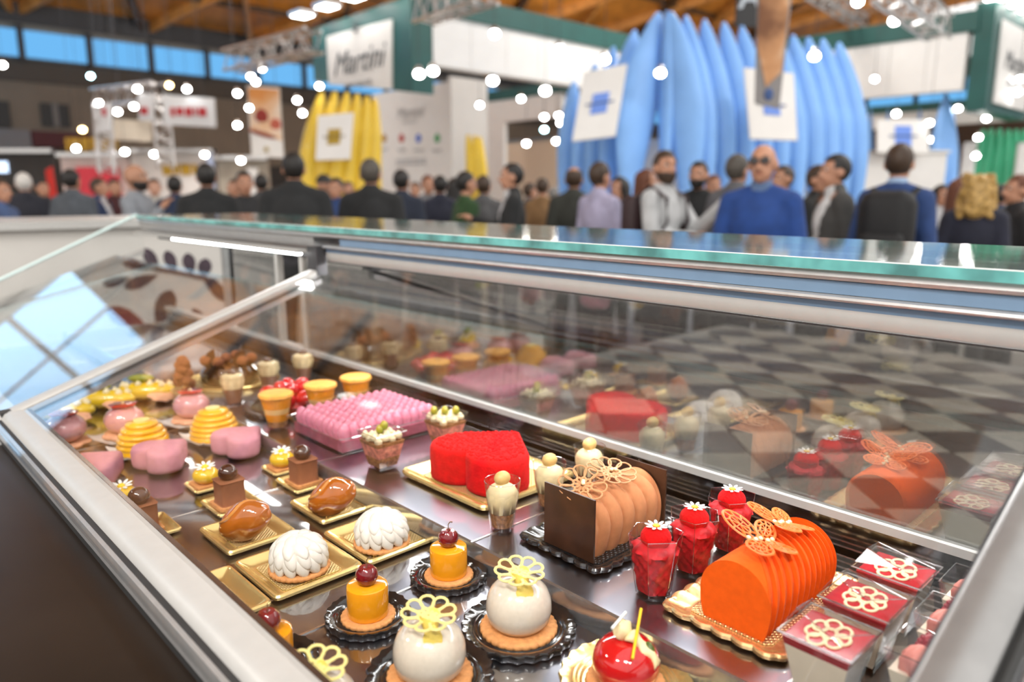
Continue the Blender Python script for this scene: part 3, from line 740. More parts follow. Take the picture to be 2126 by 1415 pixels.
# deck trays, 40 cm apart
seams = [-.45, -.14, .26, .66, 1.045, 1.455, 1.86, 2.25, 2.6]
for a, b in zip(seams[:-1], seams[1:]):
    MB().box(.20, .5455, a + .0008, b - .0008, .985, ZF).build('deck_tray', m_deck, case, smooth=False)
    MB().box(.5530, .80, a + .0008, b - .0008, .985, ZB).build('deck_tray', m_deck, case, smooth=False)
    MB().box(.20, .5455, b - .0016, b + .0012, .99, ZF + .0012).build('tray_seam', m_deck_edge, case, smooth=False)
    MB().box(.5535, .80, b - .0016, b + .0012, .99, ZB + .0012).build('tray_seam', m_deck_edge, case, smooth=False)
MB().add([(.5456, U0, ZF - .01), (.5456, U1, ZF - .01), (.5525, U1, ZB), (.5525, U0, ZB), (.556, U0, ZB + .001), (.556, U1, ZB + .001), (.556, U0, ZF - .01), (.556, U1, ZF - .01)],
         [(0, 1, 2, 3), (3, 2, 5, 4), (0, 3, 4, 6), (1, 7, 5, 2)]).build('deck_step', m_riser, case, smooth=False)
cbox('deck_floor', m_gap, .2, XR, U0, U1, .96, .985)
for k in range(4):
    x = .806 + k * .0145
    cbox('vent_slat', m_deck_edge, x, x + .0048, U0, U1, .99, ZB + .001)
cbox('rear_upstand', mat('dark_polished_upstand', (.22, .22, .23), .10, 1., noise=.1, nscale=12), XR - .001, XR + .012, U0, U1, .985, 1.066)
cbox('pane_sill', m_rail, XR - .006, XR + .016, U0, U1, 1.066, 1.076)
# front rail, seals and dark ledge towards the viewer
def rail(nm, m, pts, y0=U0, y1=UA - .01):
    return MB().loft([[(x, y0, z) for x, z in pts], [(x, y1, z) for x, z in pts]]).build(nm, m, case)
rail('front_rail', m_rail, [(.199, 1.084), (.205, 1.092), (.213, 1.095), (.236, 1.095), (.236, 1.06), (.199, 1.06)])
rail('inner_trim', mat('bronze_trim', (.15, .11, .09), .25, .8, noise=.05), [(.2365, 1.095), (.2425, 1.094), (.2425, 1.03), (.2365, 1.03)])
rail('seal_strip', m_gap, [(.194, 1.083), (.199, 1.084), (.199, 1.06), (.194, 1.06)])
rail('outer_lip', m_steel, [(.190, 1.08), (.194, 1.0815), (.194, 1.06), (.190, 1.06)])
cbox('front_wall', m_gap, .19, .24, U0, UA, .96, 1.06)
cbox('front_ledge', m_ledge, -.12, .192, U0, UA - .05, 1.04, 1.052)
cbox('ledge_trim', m_rail, -.12, .20, UA - .05, UA - .015, 1.035, 1.055)
cbox('ledge_apron', m_ledge, -.125, -.12, U0, UA - .015, .3, 1.05)
MB().box(.2, .24, UA - .012, UA + .012, 1.055, 1.094).build('rail_end_cap', m_gap, case, smooth=False)
rail('far_front_rail', m_rail, [(.205, 1.07), (.209, 1.076), (.236, 1.078), (.236, 1.05), (.205, 1.05)], UA + .02, U1)
# sloping lid arms: line z = 1.020 + .342 x
def lz(x): return 1.020 + .342 * x
def arm(y, x0, x1, w, h, nm, m, dz=0., up=0):
    mb = MB(); rings = []
    for x in (x0, x1):
        z = lz(x) + dz
        rings.append([(x, y - w / 2, z - h), (x, y + w / 2, z - h), (x, y + w / 2, z - .004), (x, y + w / 2 - .005, z), (x, y - w / 2 + .005, z), (x, y - w / 2, z - .004)])
    return mb.loft(rings).build(nm, m, case)
arm(UA + .004, .186, .80, .036, .014, 'lid_arm', m_rail)
arm(UA + .006, .186, .80, .010, .010, 'arm_groove', m_gap, -.011)
arm(UA + .004, .19, .80, .024, .014, 'inner_arm', m_steel, -.02)
arm(.107, .186, .80, .034, .018, 'lid_arm', mat('grey_anodised_arm', (.30, .30, .30), .35, .6, noise=.05))
arm(.124, .186, .80, .006, .016, 'arm_edge', m_steel_dk, -.004)
arm(.085, .186, .80, .010, .014, 'arm_edge', m_gap, -.006)
arm(U1 - .03, .186, .80, .024, .016, 'lid_arm', m_rail, -.02)
def lid(y0, y1, nm='lid_glass', dz=-.004, x1=.785):
    x0 = .186
    MB().loft([[(x0, y0, lz(x0) + dz - .006), (x0, y1, lz(x0) + dz - .006), (x0, y1, lz(x0) + dz), (x0, y0, lz(x0) + dz)],
               [(x1, y0, lz(x1) + dz - .006), (x1, y1, lz(x1) + dz - .006), (x1, y1, lz(x1) + dz), (x1, y0, lz(x1) + dz)]]).build(nm, m_lid, case, smooth=False)
lid(.127, UA - .012); lid(UA + .022, U1 - .045, x1=.712); lid(U0, .08)
# glass end wall
MB().add([(.2, U1, 1.0), (.85, U1, 1.03), (.80, U1, 1.38), (.19, U1, 1.10), (.2, U1 + .008, 1.0), (.85, U1 + .008, 1.03), (.80, U1 + .008, 1.38), (.19, U1 + .008, 1.10)],
         [(0, 1, 2, 3), (7, 6, 5, 4), (0, 4, 5, 1), (1, 5, 6, 2), (2, 6, 7, 3), (3, 7, 4, 0)]).build('end_glass', m_lid, case, smooth=False)
MB().tube([(.19, U1 + .004, 1.10), (.80, U1 + .004, 1.38)], .005, 8).build('end_glass_edge', mat('pale_glass_edge', (.6, .75, .74), .2, coat=.5), case)
# rear panes with light posts
for (y0, y1) in ((U0, 1.646), (1.79, 2.05)):
    MB().box(XR + .001, XR + .007, y0, y1, 1.076, 1.302).build('rear_pane', m_pane, case, smooth=False)
for y in (1.646, 1.775):
    MB().box(XR - .004, XR + .012, y - .004, y + .012, 1.07, 1.302).build('pane_post', mat('grey_post', (.30, .29, .27), .5, noise=.05), case, smooth=False)
# top beam: profiles under the glass shelf
XS = .80
KB = XS / .80
ZS = 1.45 - .0693 * KB
def zb(z): return 1.45 - (1.45 - z) * KB
def prof(nm, m, pts, y0, y1): return MB().loft([[(x, y0, zb(z)) for x, z in pts], [(x, y1, zb(z)) for x, z in pts]]).build(nm, m, case)
prof('top_profile', m_steel, [(XS + .006, 1.3680), (XS + .002, 1.366), (XS, 1.362), (XS + .002, 1.358), (XS + .012, 1.357), (.96, 1.357), (.96, 1.368)], U0, U1)
prof('beam_strip', m_bluepl, [(XS + .005, 1.357), (XS + .005, 1.343), (.9, 1.343), (.9, 1.357)], U0, UA - .08)
prof('beam_ridge', m_steel, [(XS + .005, 1.3425), (XS - .001, 1.3405), (XS - .002, 1.338), (XS - .001, 1.336), (XS + .005, 1.3345), (.9, 1.3345), (.9, 1.3425)], U0, UA - .02)
prof('beam_strip', m_bluepl, [(XS + .007, 1.3345), (XS + .007, 1.3265), (.9, 1.3265), (.9, 1.3345)], U0, UA - .02)
prof('beam_lip', m_rail, [(XS + .007, 1.3265), (XS + .0065, 1.320), (XS + .008, 1.312), (XS + .010, 1.3075), (XS + .0115, 1.3075), (XS + .0115, 1.3265)], U0, UA - .02)
prof('lip_line', m_gap, [(XS + .0085, 1.3073), (XS + .0090, 1.3055), (XS + .0115, 1.3055), (XS + .0115, 1.3073)], U0, UA - .02)
prof('beam_lip', m_steel, [(XS + .005, 1.357), (XS + .008, 1.34), (XS + .018, 1.327), (XS + .03, 1.320), (.9, 1.320), (.9, 1.357)], UA + .03, U1)
prof('beam_core', m_gap, [(.90, 1.31), (.90, 1.357), (.96, 1.357), (.96, 1.31)], U0, U1)
cbox('pane_head', m_steel_dk, XR - .006, XR + .03, U0, U1, 1.302, 1.315)
MB().box(XS - .014, XS + .01, UA - .016, UA + .024, 1.278, zb(1.338)).build('hinge_block', m_steel_dk, case, smooth=False)
# led tubes
cbox('led_tube', m_led, XS + .0125, XS + .057, .14, UA - .03, zb(1.3095), zb(1.3165))
cbox('led_tray', m_rail, XS + .012, XR - .006, U0, UA - .02, zb(1.317), zb(1.3265))
cbox('led_tube', m_led, .776, .787, UA + .05, 2.25, 1.3185, 1.3225)
cbox('led_holder', m_rail, .772, .806, UA + .04, U1 - .05, 1.3228, 1.329)
# glass shelf on top
sh = MB().box(XS, 1.18, U0, U1, ZS - .0118, ZS).build('glass_shelf', m_shelf, case, smooth=False)
MB().box(XS - .0015, XS, U0, U1, ZS - .0118, ZS - .0006).build('shelf_front_edge', m_shelf_edge, sh, smooth=False)
MB().box(1.18, 1.1815, U0, U1, ZS - .0118, ZS - .0006).build('shelf_back_edge', m_shelf_edge, sh, smooth=False)
MB().box(XS - .0016, XS + .0006, U0, U1, ZS - .0005, ZS + .0006).build('shelf_arris', mat('polished_arris', (.85, .93, .92), .2, coat=.5), sh, smooth=False)
cbox('shelf_support', m_steel, 1.02, 1.06, U0, U1, 1.34, ZS - .0119)
cbox('rear_post', m_steel, 1.03, 1.06, .05, .10, .96, 1.35)
cbox('rear_post', m_steel, 1.04, 1.06, 2.54, 2.56, .96, 1.35)
# ------------------------------------------------------------------ chequered podium behind the case
m_tl = mat('pale_stone_tile', (.40, .375, .33), .35, noise=.08, nscale=6)
m_td = mat('charcoal_tile', (.075, .078, .085), .3, noise=.15, nscale=6)
pod = thing('display_podium', 'low podium with chequered stone top behind the case', 'podium', (1.3, -.8, 0))
MB().box(0, 2.1, 0, 2.8, 0, .785).build('podium_base', mat('grey_podium', (.30, .29, .28), .5, noise=.05), pod, smooth=False)
ts = .173
tl = MB().box(-ts / 2 + .0015, ts / 2 - .0015, -ts / 2 + .0015, ts / 2 - .0015, 0, .015)
ml, md = tl.mesh('tile', m_tl, False), tl.mesh('tile', m_td, False)
R45 = Matrix.Rotation(-YAW, 3, 'Z')
for i in range(-14, 15):
    for j in range(2, 30):
        w = R45 @ Vector((i * ts, j * ts, 0))
        x, y = w.x - 1.3, w.y + .8
        if .12 < x < 1.98 and .12 < y < 2.68:
            obj('tile', ml if (i + j) % 2 else md, pod, (x, y, .785), (0, 0, -YAW))
# white counter with purple petal print behind the far end
m_ctr = mat('pale_grey_counter', (.56, .54, .51), .5, noise=.03, nscale=5)
ct = thing('service_counter', 'pale grey counter with purple petal print behind the far end', 'counter', (0, 3.3, 0))
MB().box(-2.6, 1.35, 0, .6, 0, 1.315).build('counter_body', m_ctr, ct, smooth=False)
MB().box(-2.62, 1.37, -.03, .65, 1.315, 1.345).build('counter_top', m_rail, ct, smooth=False)
m_pet = mat('plum_print', (.05, .032, .045), .6, noise=.15, nscale=20)
m_pet2 = mat('crimson_print', (.15, .018, .035), .6, noise=.15, nscale=20)
YC = 3.3
def petal(x0, y0, x1, y1, w, m=m_pet):
    a, b = at(x0, y0, Y=YC), at(x1, y1, Y=YC)
    dx = Vector((b.x - a.x, 0, b.z - a.z)); L = dx.length; n = Vector((-dx.z, 0, dx.x)).normalized()
    ring = []
    prof_ = [(0, .02), (.15, .35), (.35, .75), (.6, 1.), (.8, .85), (.93, .5), (1, .05)]
    w *= .5
    pts = [a.lerp(b, t) + n * w * q for t, q in prof_] + [a.lerp(b, t) - n * w * q for t, q in reversed(prof_)]
    P = [Vector((p.x, -.004, p.z)) for p in pts]
    MB().loft([P, [p + Vector((0, .004, 0)) for p in P]]).build('printed_petal', m, ct, smooth=False)
petal(448, 580, 262, 548, .012); petal(330, 565, 300, 515, .05); petal(365, 568, 345, 520, .05); petal(398, 572, 388, 525, .055); petal(420, 580, 428, 536, .06)
petal(420, 574, 470, 625, .045); petal(328, 570, 258, 596, .05); petal(270, 575, 213, 590, .04); petal(325, 680, 355, 602, .085); petal(310, 685, 222, 640, .075, m_pet2); petal(300, 700, 240, 700, .06); petal(318, 560, 250, 540, .04)
petal(430, 690, 400, 640, .05)
MB().loft([[Vector((p.x, -.006, p.z)) for p in [at(x, y, Y=YC) for x, y in ((300, 552), (440, 585), (500, 640), (500, 634), (445, 578), (300, 547))]],
           [Vector((p.x, 0, p.z)) for p in [at(x, y, Y=YC) for x, y in ((300, 552), (440, 585), (500, 640), (500, 634), (445, 578), (300, 547))]]]).build('printed_stem', m_pet, ct, smooth=False)
# ================================================================== PASTRIES
m_gold = mat('gold_foil_board', (.90, .66, .27), .26, .78, noise=.04, nscale=20)
m_gold_e = emboss('gold_foil_embossed', (.92, .70, .32), .3, .72, 90)
m_copper_e = emboss('rose_gold_embossed', (.90, .55, .26), .28, .75, 75, .9)
m_blackpl = mat('black_glossy_plastic', (.012, .012, .013), .15, coat=.6, noise=.1)
m_black_e = emboss('black_embossed', (.02, .02, .021), .22, .3, 60, .9)
m_cookie = mat('shortbread', (.62, .27, .09), .75, noise=.12, nscale=200, bump=.3, bscale=500)
m_mango = mat('mango_glaze', (.86, .33, .010), .12, coat=.6, noise=.03, sss=.15)
m_cherry = mat('cherry_skin', (.16, .006, .010), .12, coat=.8, noise=.25, nscale=60)
m_stem = mat('cherry_stem', (.12, .06, .02), .6, noise=.2)
m_speck = mat('vanilla_white_glaze', (.66, .58, .48), .16, coat=.5, noise=.03, nscale=300)
m_ychoc = mat('pale_yellow_chocolate', (.80, .68, .26), .4, noise=.06, nscale=60)
m_ycone = mat('yellow_chocolate_curl', (.78, .58, .12), .35, noise=.08, nscale=50)
m_cream = mat('white_mousse_petal', (.74, .69, .62), .42, coat=.1, noise=.02, sss=.2)
m_caramel = mat('caramel_glaze', (.46, .12, .010), .04, coat=1., noise=.18, nscale=30, sss=.1)
m_caramel2 = mat('pale_caramel_ridge', (.60, .24, .05), .1, coat=.8, noise=.05)
m_cocoa = mat('milk_chocolate_velvet', (.27, .098, .045), .85, noise=.06, nscale=100, sheen=.03, spec=.12, bump=.15, bscale=900)
m_dchoc = mat('dark_chocolate_glaze', (.055, .018, .009), .12, coat=.7, noise=.15, nscale=40)
m_plate_choc = mat('dark_chocolate_plate', (.045, .018, .010), .35, coat=.15, noise=.25, nscale=40)
m_lemon = mat('lemon_glaze', (.80, .48, .012), .14, coat=.6, noise=.05)
m_petal = mat('white_sugar_petal', (.84, .83, .80), .5, noise=.02)
m_ycen = mat('yellow_sugar', (.85, .60, .03), .5, noise=.05)
m_pinkv = mat('pink_velvet', (.60, .26, .31), .9, noise=.05, nscale=120, sheen=.03, spec=.12, bump=.2, bscale=1200)
m_honey = mat('honey_jelly', (.86, .44, .010), .15, coat=.6, noise=.08)
m_paper = mat('white_porcelain', (.74, .72, .69), .35, coat=.2, noise=.02)
m_pinkg = mat('pink_glaze', (.68, .32, .33), .15, coat=.6, noise=.05, sss=.1)
m_redc = mat('red_translucent_disc', (.55, .04, .03), .15, coat=.6, noise=.15, nscale=80)
m_yell = mat('yellow_eclair_glaze', (.74, .48, .010), .2, coat=.5, noise=.06)
m_mering = mat('ivory_meringue', (.78, .66, .42), .6, noise=.06, nscale=60)
m_green_f = mat('green_fruit', (.26, .28, .02), .3, coat=.3, noise=.25, nscale=60)
m_pinkb = mat('peach_biscuit', (.72, .36, .22), .7, noise=.1, nscale=90)
m_redv = mat('red_velvet', (.62, .006, .008), .92, noise=.12, nscale=90, sheen=.03, spec=.12, bump=.5, bscale=350)
m_redg = mat('red_mirror_glaze', (.52, .008, .010), .08, coat=.9, noise=.08)
m_redm = mat('red_mousse', (.55, .010, .018), .5, spec=.25, coat=.0, noise=.25, nscale=70, bump=.6, bscale=160)
m_orv = mat('orange_velvet', (.82, .105, .005), .85, noise=.05, nscale=150, sheen=.03, spec=.12, bump=.15, bscale=1200)
m_orl = mat('orange_lace', (.80, .15, .015), .45, noise=.05, nscale=60)
m_chv = mat('hazel_velvet', (.46, .19, .085), .9, noise=.06, nscale=120, sheen=.03, spec=.12, bump=.15, bscale=1200)
m_chl = mat('hazel_lace', (.52, .24, .10), .5, noise=.05, nscale=60)
m_pearl = mat('gold_pearl', (.90, .70, .42), .25, .3, noise=.05)
m_creamy = mat('vanilla_cream', (.78, .64, .36), .5, noise=.04, sss=.1)
m_nut = mat('peanut', (.62, .40, .14), .45, noise=.1, nscale=80)
m_crumb = mat('brown_crumble', (.34, .15, .055), .8, noise=.4, nscale=220, bump=.8, bscale=300)
m_cup = glass('clear_cup_plastic', (.965, .96, .965), .006, 1.36)
m_cupedge = glass('cup_rim_plastic', (.80, .78, .80), .42, 1.45)
m_white_pc = mat('panna_cotta', (.92, .82, .63), .4, noise=.03, sss=.1)
m_rasp = mat('raspberry_coulis', (.42, .012, .025), .2, coat=.5, noise=.1, nscale=60)
m_raspb = mat('raspberry', (.30, .012, .03), .35, noise=.2, nscale=120, sss=.1)
m_pinkc = mat('pink_cream', (.72, .24, .20), .45, noise=.08, nscale=80)
m_orc = mat('orange_mousse', (.86, .32, .015), .45, noise=.08, nscale=80)
m_icing = mat('cream_layer', (.86, .55, .22), .5, noise=.05)
m_pinkm = mat('pink_meringue', (.70, .215, .32), .35, coat=.25, noise=.08, nscale=60)

def lathe_obj(nm, m, prof, par, n=32, loc=(0, 0, 0), rot=(0, 0, 0), mod=None, ang=40):
    return MB().lathe(prof, n, mod).build(nm, m, par, loc, rot, ang=ang)
def cookie(par, r, th=.006, z=0, n=26, m=None, nm='biscuit', amp=.035):
    N = n * 6
    f = lambda rr, zz, a, i: (rr * (1 + (amp * abs(math.sin(a * n / 2)) if 0 < i < 5 else 0)), zz)
    return lathe_obj(nm, m or m_cookie, [(r * .6, z), (r * .95, z), (r, z + th * .25), (r, z + th * .75), (r * .95, z + th), (r * .4, z + th)], par, N, mod=f, ang=60)
def round_plate(R, m, label, name='cake_plate', lobes=22, m2=None, group=None):
    t = thing(name, label, 'plate', group=group)
    prof = [(.001, .0006), (.60, .0006), (.64, .0022), (.67, .0018), (.71, .0038), (.74, .0034), (.78, .0054), (.81, .0050), (.85, .0070), (.93, .0082), (1.0, .0086), (1.025, .0066), (1.0, .001), (.6, .0001)]
    def f(r, z, a, i):
        w = max(0, (r - .85) / .15); w = min(w, 1)
        k = math.cos(lobes * a)
        return (r * R * (1 + .022 * w * k), z + .0007 * w * abs(k) * (1 if z > .004 else 0))
    MB().lathe(prof, lobes * 6, f).build('plate_body', m, t, ang=50)
    MB().lathe([(.001, .0008), (R * .58, .0008), (R * .58, .0012), (.001, .0012)], 48).build('stamped_centre', m2 or m, t)
    return t
def tray(w, l, m, m2, label, name='gold_board', scal=0., lobes=0, wall=.012, h=.009, group=None, rad=.006, lined=False):
    t = thing(name, label, 'cake board', group=group)
    N = max(96, lobes * 8)
    def ring(o, z, sc): return [(x, y, z) for x, y in rrect(w - 2 * o, l - 2 * o, max(rad - o * .3, .002), N, sc, lobes)]
    R = [ring(wall + .004, .0008, 0), ring(wall, .0014, 0), ring(wall * .35, h * .8, scal * .6), ring(wall * .2, h, scal), ring(0, h, scal), ring(-.0014, h * .75, scal), ring(-.0006, h * .35, scal), ring(wall * .5, .0002, 0)]
    MB().loft(R, True, True).build('board_rim', m, t, ang=35)
    MB().prism(rrect(w - 2 * wall - .012, l - 2 * wall - .012, .003, 48), .0012, .0019).build('embossed_field', m2, t, smooth=False)
    return t
def daisy(par, z, r=.0085, loc=(0, 0, 0), n=9, tilt=(0, 0, 0), petname='daisy'):
    d = MB().lathe([(.001, 0), (r * .28, .0004), (r * .25, .0016), (.001, .0022)], 12).build(petname, m_ycen, par, (loc[0], loc[1], z), tilt)
    d['label'] = 'white sugar daisy with yellow centre'
    pm = MB().ell((r * .64, 0, .0006), (r * .36, r * .155, .0008), 8, 6, rot=Euler((0, -.18, 0))).mesh('petal', m_petal)
    for i in range(n): obj('petal', pm, d, (0, 0, 0), (0, 0, 2 * PI * i / n))
    return d
def loop(c, a, b, ang, z, n=14, zf=None, wob=0.):
    P = []
    for i in range(n):
        t = 2 * PI * i / n
        x, y = a * math.cos(t), b * math.sin(t) * (1 + wob * math.cos(t))
        X, Y = c[0] + x * math.cos(ang) - y * math.sin(ang), c[1] + x * math.sin(ang) + y * math.cos(ang)
        P.append((X, Y, zf(X, Y) if zf else z))
    return P
def lace_flower(par, R, m, loc, rot, nm='lace_flower', tr=.0011, petals=7, curl=.25, inner=True, flat=.8):
    mb = MB(); zf = lambda x, y: curl * (x * x + y * y) / R
    for i in range(petals):
        a = 2 * PI * i / petals
        c = (R * .66 * math.cos(a), R * .66 * math.sin(a))
        mb.tube(loop(c, R * .33, R * .25, a, 0, 14, zf, .35), tr, 6, True, flat)
        a2 = a + PI / petals
        if inner: mb.tube(loop((R * .27 * math.cos(a2), R * .27 * math.sin(a2)), R * .16, R * .11, a2, 0, 10, zf), tr, 6, True, flat)
    mb.tube(loop((0, 0), R * .10, R * .10, 0, 0, 8, zf), tr, 6, True, flat)
    return mb.build(nm, m, par, loc, rot)
def velvet_blob(nm, m, par, c, r, rot=None, fn=None, n=28, k=18):
    return MB().ell(c, r, n, k, rot, fn).build(nm, m, par, ang=70)
P_ = lambda x, y, z: Vector((x, y, z))

# ---------------------------------------------------------------- white petal tarts on gold boards
GB = 'square gold cake boards'
tb = tray(.112, .112, m_gold, m_gold_e, 'x', group=GB)
spread(tb, [(P_(.387, .789, ZF), 'gold board under the white petal tart nearer the front rail'), (P_(.508, .788, ZF), 'gold board under the white petal tart nearer the deck step'), (P_(.268, .786, ZF), 'gold board half hidden behind the front rail')])
tt = thing('petal_tart', 'x', 'tart', group='white petal tarts')
cookie(tt, .0355, .006, 0, 30)
dome = MB().lathe([(.02, .006), (.029, .008), (.031, .016), (.028, .026), (.021, .034), (.010, .038), (.001, .039)], 28).build('mousse_dome', m_cream, tt)
pet = MB().ell((0, 0, 0), (.0084, .0050, .0125), 12, 9, fn=lambda q, t, a: Vector((q.x * (.45 + .55 * math.sin(t * .62 + .25)), q.y, q.z))).mesh('petal', m_cream)
for (cnt, r, z, tilt, sc, off) in ((13, .0300, .0150, .12, 1.0, 0), (12, .0290, .0245, .45, 1.0, .5), (10, .0240, .0335, .85, .98, 0), (6, .0155, .0395, 1.15, .95, .5), (3, .0060, .0405, 1.5, .80, 0)):
    for i in range(cnt):
        a = 2 * PI * (i + off) / cnt
        o = obj('petal', pet, dome, (r * math.cos(a), r * math.sin(a), z))
        R_ = Matrix.Rotation(a, 3, 'Z') @ Matrix.Rotation(-tilt, 3, 'Y') @ Matrix.Rotation(.35, 3, 'X') @ Matrix.Rotation(PI / 2, 3, 'Z')
        o.rotation_euler = R_.to_euler(); o.scale = (sc, sc, sc)
a0, a1 = at(622, 1180, Z=ZF + .004), at(793, 1127, Z=ZF + .004)
spread(tt, [(a0, 'white petal tart on biscuit nearer the front rail'), (a1, 'white petal tart on biscuit nearer the deck step')])

# ---------------------------------------------------------------- caramel ovals on gold boards
tb = tray(.092, .096, m_gold, m_gold_e, 'x', group=GB)
spread(tb, [(P_(.383, .922, ZF), 'gold board under the caramel oval nearer the front rail'), (P_(.514, .922, ZF), 'gold board under the caramel oval nearer the deck step')])
cg = thing('caramel_cake', 'x', 'cake', group='caramel glazed ovals')
def carf(q, t, a):
    g = math.cos(a - 1.1 - 1.6 * (t - PI / 2))
    k = 1 + .10 * max(0, g) ** 3 - .07 * math.exp(-((a - PI * .9 - .9 * math.sin(t * 1.6)) / .35) ** 2)
    return Vector((q.x * k, q.y * k, q.z * (1 + .03 * math.sin(3 * a))))
MB().ell((0, 0, .0215), (.0215, .0215, .031), 40, 26, rot=Euler((math.radians(62), 0, math.radians(48))), fn=carf).build('glazed_body', m_caramel, cg, ang=80)
RR = Euler((math.radians(62), 0, math.radians(48))).to_matrix()
pth = []
for i in range(16):
    t = .5 + 1.9 * i / 15; a = 1.72 + 1.0 * math.sin((t - .5) * 2.1) * .6
    q = carf(Vector((.0215 * math.sin(t) * math.cos(a), .0215 * math.sin(t) * math.sin(a), -.031 * math.cos(t))), t, a)
    pth.append(RR @ (q * 1.0) + Vector((0, 0, .0215)))
MB().tube(pth, [.0008 + .0014 * math.sin(PI * i / 15) for i in range(16)], 8).build('glaze_ridge', m_caramel2, cg)
for ch in kids(cg): ch.scale = (1.16, 1.16, 1.16)
spread(cg, [(at(512, 1118, Z=ZF + .002), 'amber glazed caramel oval nearer the front rail'), (at(691, 1066, Z=ZF + .002), 'amber glazed caramel oval nearer the deck step')])

# ---------------------------------------------------------------- chocolate cubes
tb = tray(.066, .072, m_gold, m_gold_e, 'x', group=GB, wall=.008, h=.007)
CUV = [(.407, 1.028), (.527, 1.031), (.287, 1.026)]
spread(tb, [(P_(.408, 1.030, ZF), 'small gold board under the middle chocolate cube'), (P_(.527, 1.034, ZF), 'small gold board under the chocolate cube by the deck step'), (P_(.289, 1.028, ZF), 'small gold board under the chocolate cube by the front rail')])
cc = thing('chocolate_cube', 'x', 'cake', group='chocolate cubes')
MB().prism(rrect(.044, .044, .004, 144, .0012, 30), .0018, .0065).build('biscuit', m_cookie, cc, ang=60)
MB().prism(rrect(.0345, .0345, .003, 40)[::-1], .0065, .041, bev=.0016).build('velvet_cube', m_cocoa, cc, ang=60)
MB().ell((0, .001, .0505), (.0138, .0138, .0125), 22, 14).build('chocolate_ball', m_dchoc, cc)
spread(cc, [(P_(.405, 1.030, ZF + .0012), 'milk chocolate cube topped with a glossy ball, middle of its row'), (P_(.525, 1.034, ZF + .0012), 'milk chocolate cube topped with a glossy ball, by the deck step'), (P_(.283, 1.028, ZF + .0012), 'milk chocolate cube topped with a glossy ball, by the front rail')])

# ---------------------------------------------------------------- lemon balls with daisies
tb = tray(.050, .052, m_gold, m_gold_e, 'x', group=GB, wall=.007, h=.006)
LBS = [(.409, 1.129), (.529, 1.115), (.290, 1.135)]
spread(tb, [(P_(x, y, ZF), 'tiny gold board under the lemon ball ' + n) for (x, y), n in zip(LBS, ('in the middle', 'by the deck step', 'by the front rail'))])
lb = thing('lemon_ball', 'x', 'cake', group='lemon balls with daisies')
MB().prism(rrect(.036, .036, .004, 96, .001, 24), .0016, .0055).build('biscuit', m_cookie, lb, ang=60)
MB().ell((0, 0, .0165), (.0180, .0180, .0130), 28, 16).build('glazed_ball', m_lemon, lb)
daisy(lb, .0290, .0150, tilt=(.12, -.1, 0))
for ch in kids(lb): ch.scale = (1.1, 1.1, 1.1); ch.location *= 1.1
spread(lb, [(P_(x, y, ZF + .0012), 'small yellow glazed ball with a daisy, ' + n) for (x, y), n in zip(LBS, ('middle of its row', 'by the deck step', 'by the front rail'))])

# ---------------------------------------------------------------- hearts
def heart_pts(s, n=72):
    out = [(0, -.46)]; cx_, cy_, r = .225, .13, .285
    a0 = math.acos(-cx_ / r); a1 = math.radians(-38)
    N = (n - 2) // 2
    out += [(cx_ + r * math.cos(a1 + (a0 - a1) * i / N), cy_ + r * math.sin(a1 + (a0 - a1) * i / N)) for i in range(N + 1)]
    out += [(-x, y) for x, y in out[-2:0:-1]]
    return [(x * s, y * s) for x, y in out]
def heart(par, s, h, m, nm, bev):
    mb = MB(); pts = heart_pts(s); rings = []
    for (o, z) in ((bev * .7, 0), (bev * .15, bev * .3), (0, bev), (0, h - bev), (bev * .3, h - bev * .3), (bev, h), (bev * 2.5, h + .001)):
        k = 1 - o / (s * .5)
        rings.append([(x * k, y * k, z) for x, y in pts])
    return mb.loft(rings).build(nm, m, par, ang=75)
ph = thing('pink_heart_cake', 'x', 'cake', group='pink velvet hearts')
heart(ph, .096, .037, m_pinkv, 'velvet_heart', .009)
MB().box(-.028, .028, -.03, .018, -.001, .0002).build('black_card', m_blackpl, ph, smooth=False)
hz = math.radians(104)
pv = [(at(342, 968, Z=ZF), 'in the middle of its row'), (at(502, 938, Z=ZF), 'by the deck step'), (at(196, 1000, Z=ZF), 'peeping over the front rail')]
for p, n in pv: p.z = ZF + .002
pv[2][0].x = .293; pv[2][0].y = pv[0][0].y + .01
spread(ph, [(p, 'pink velvet heart cake ' + n, hz) for p, n in pv])

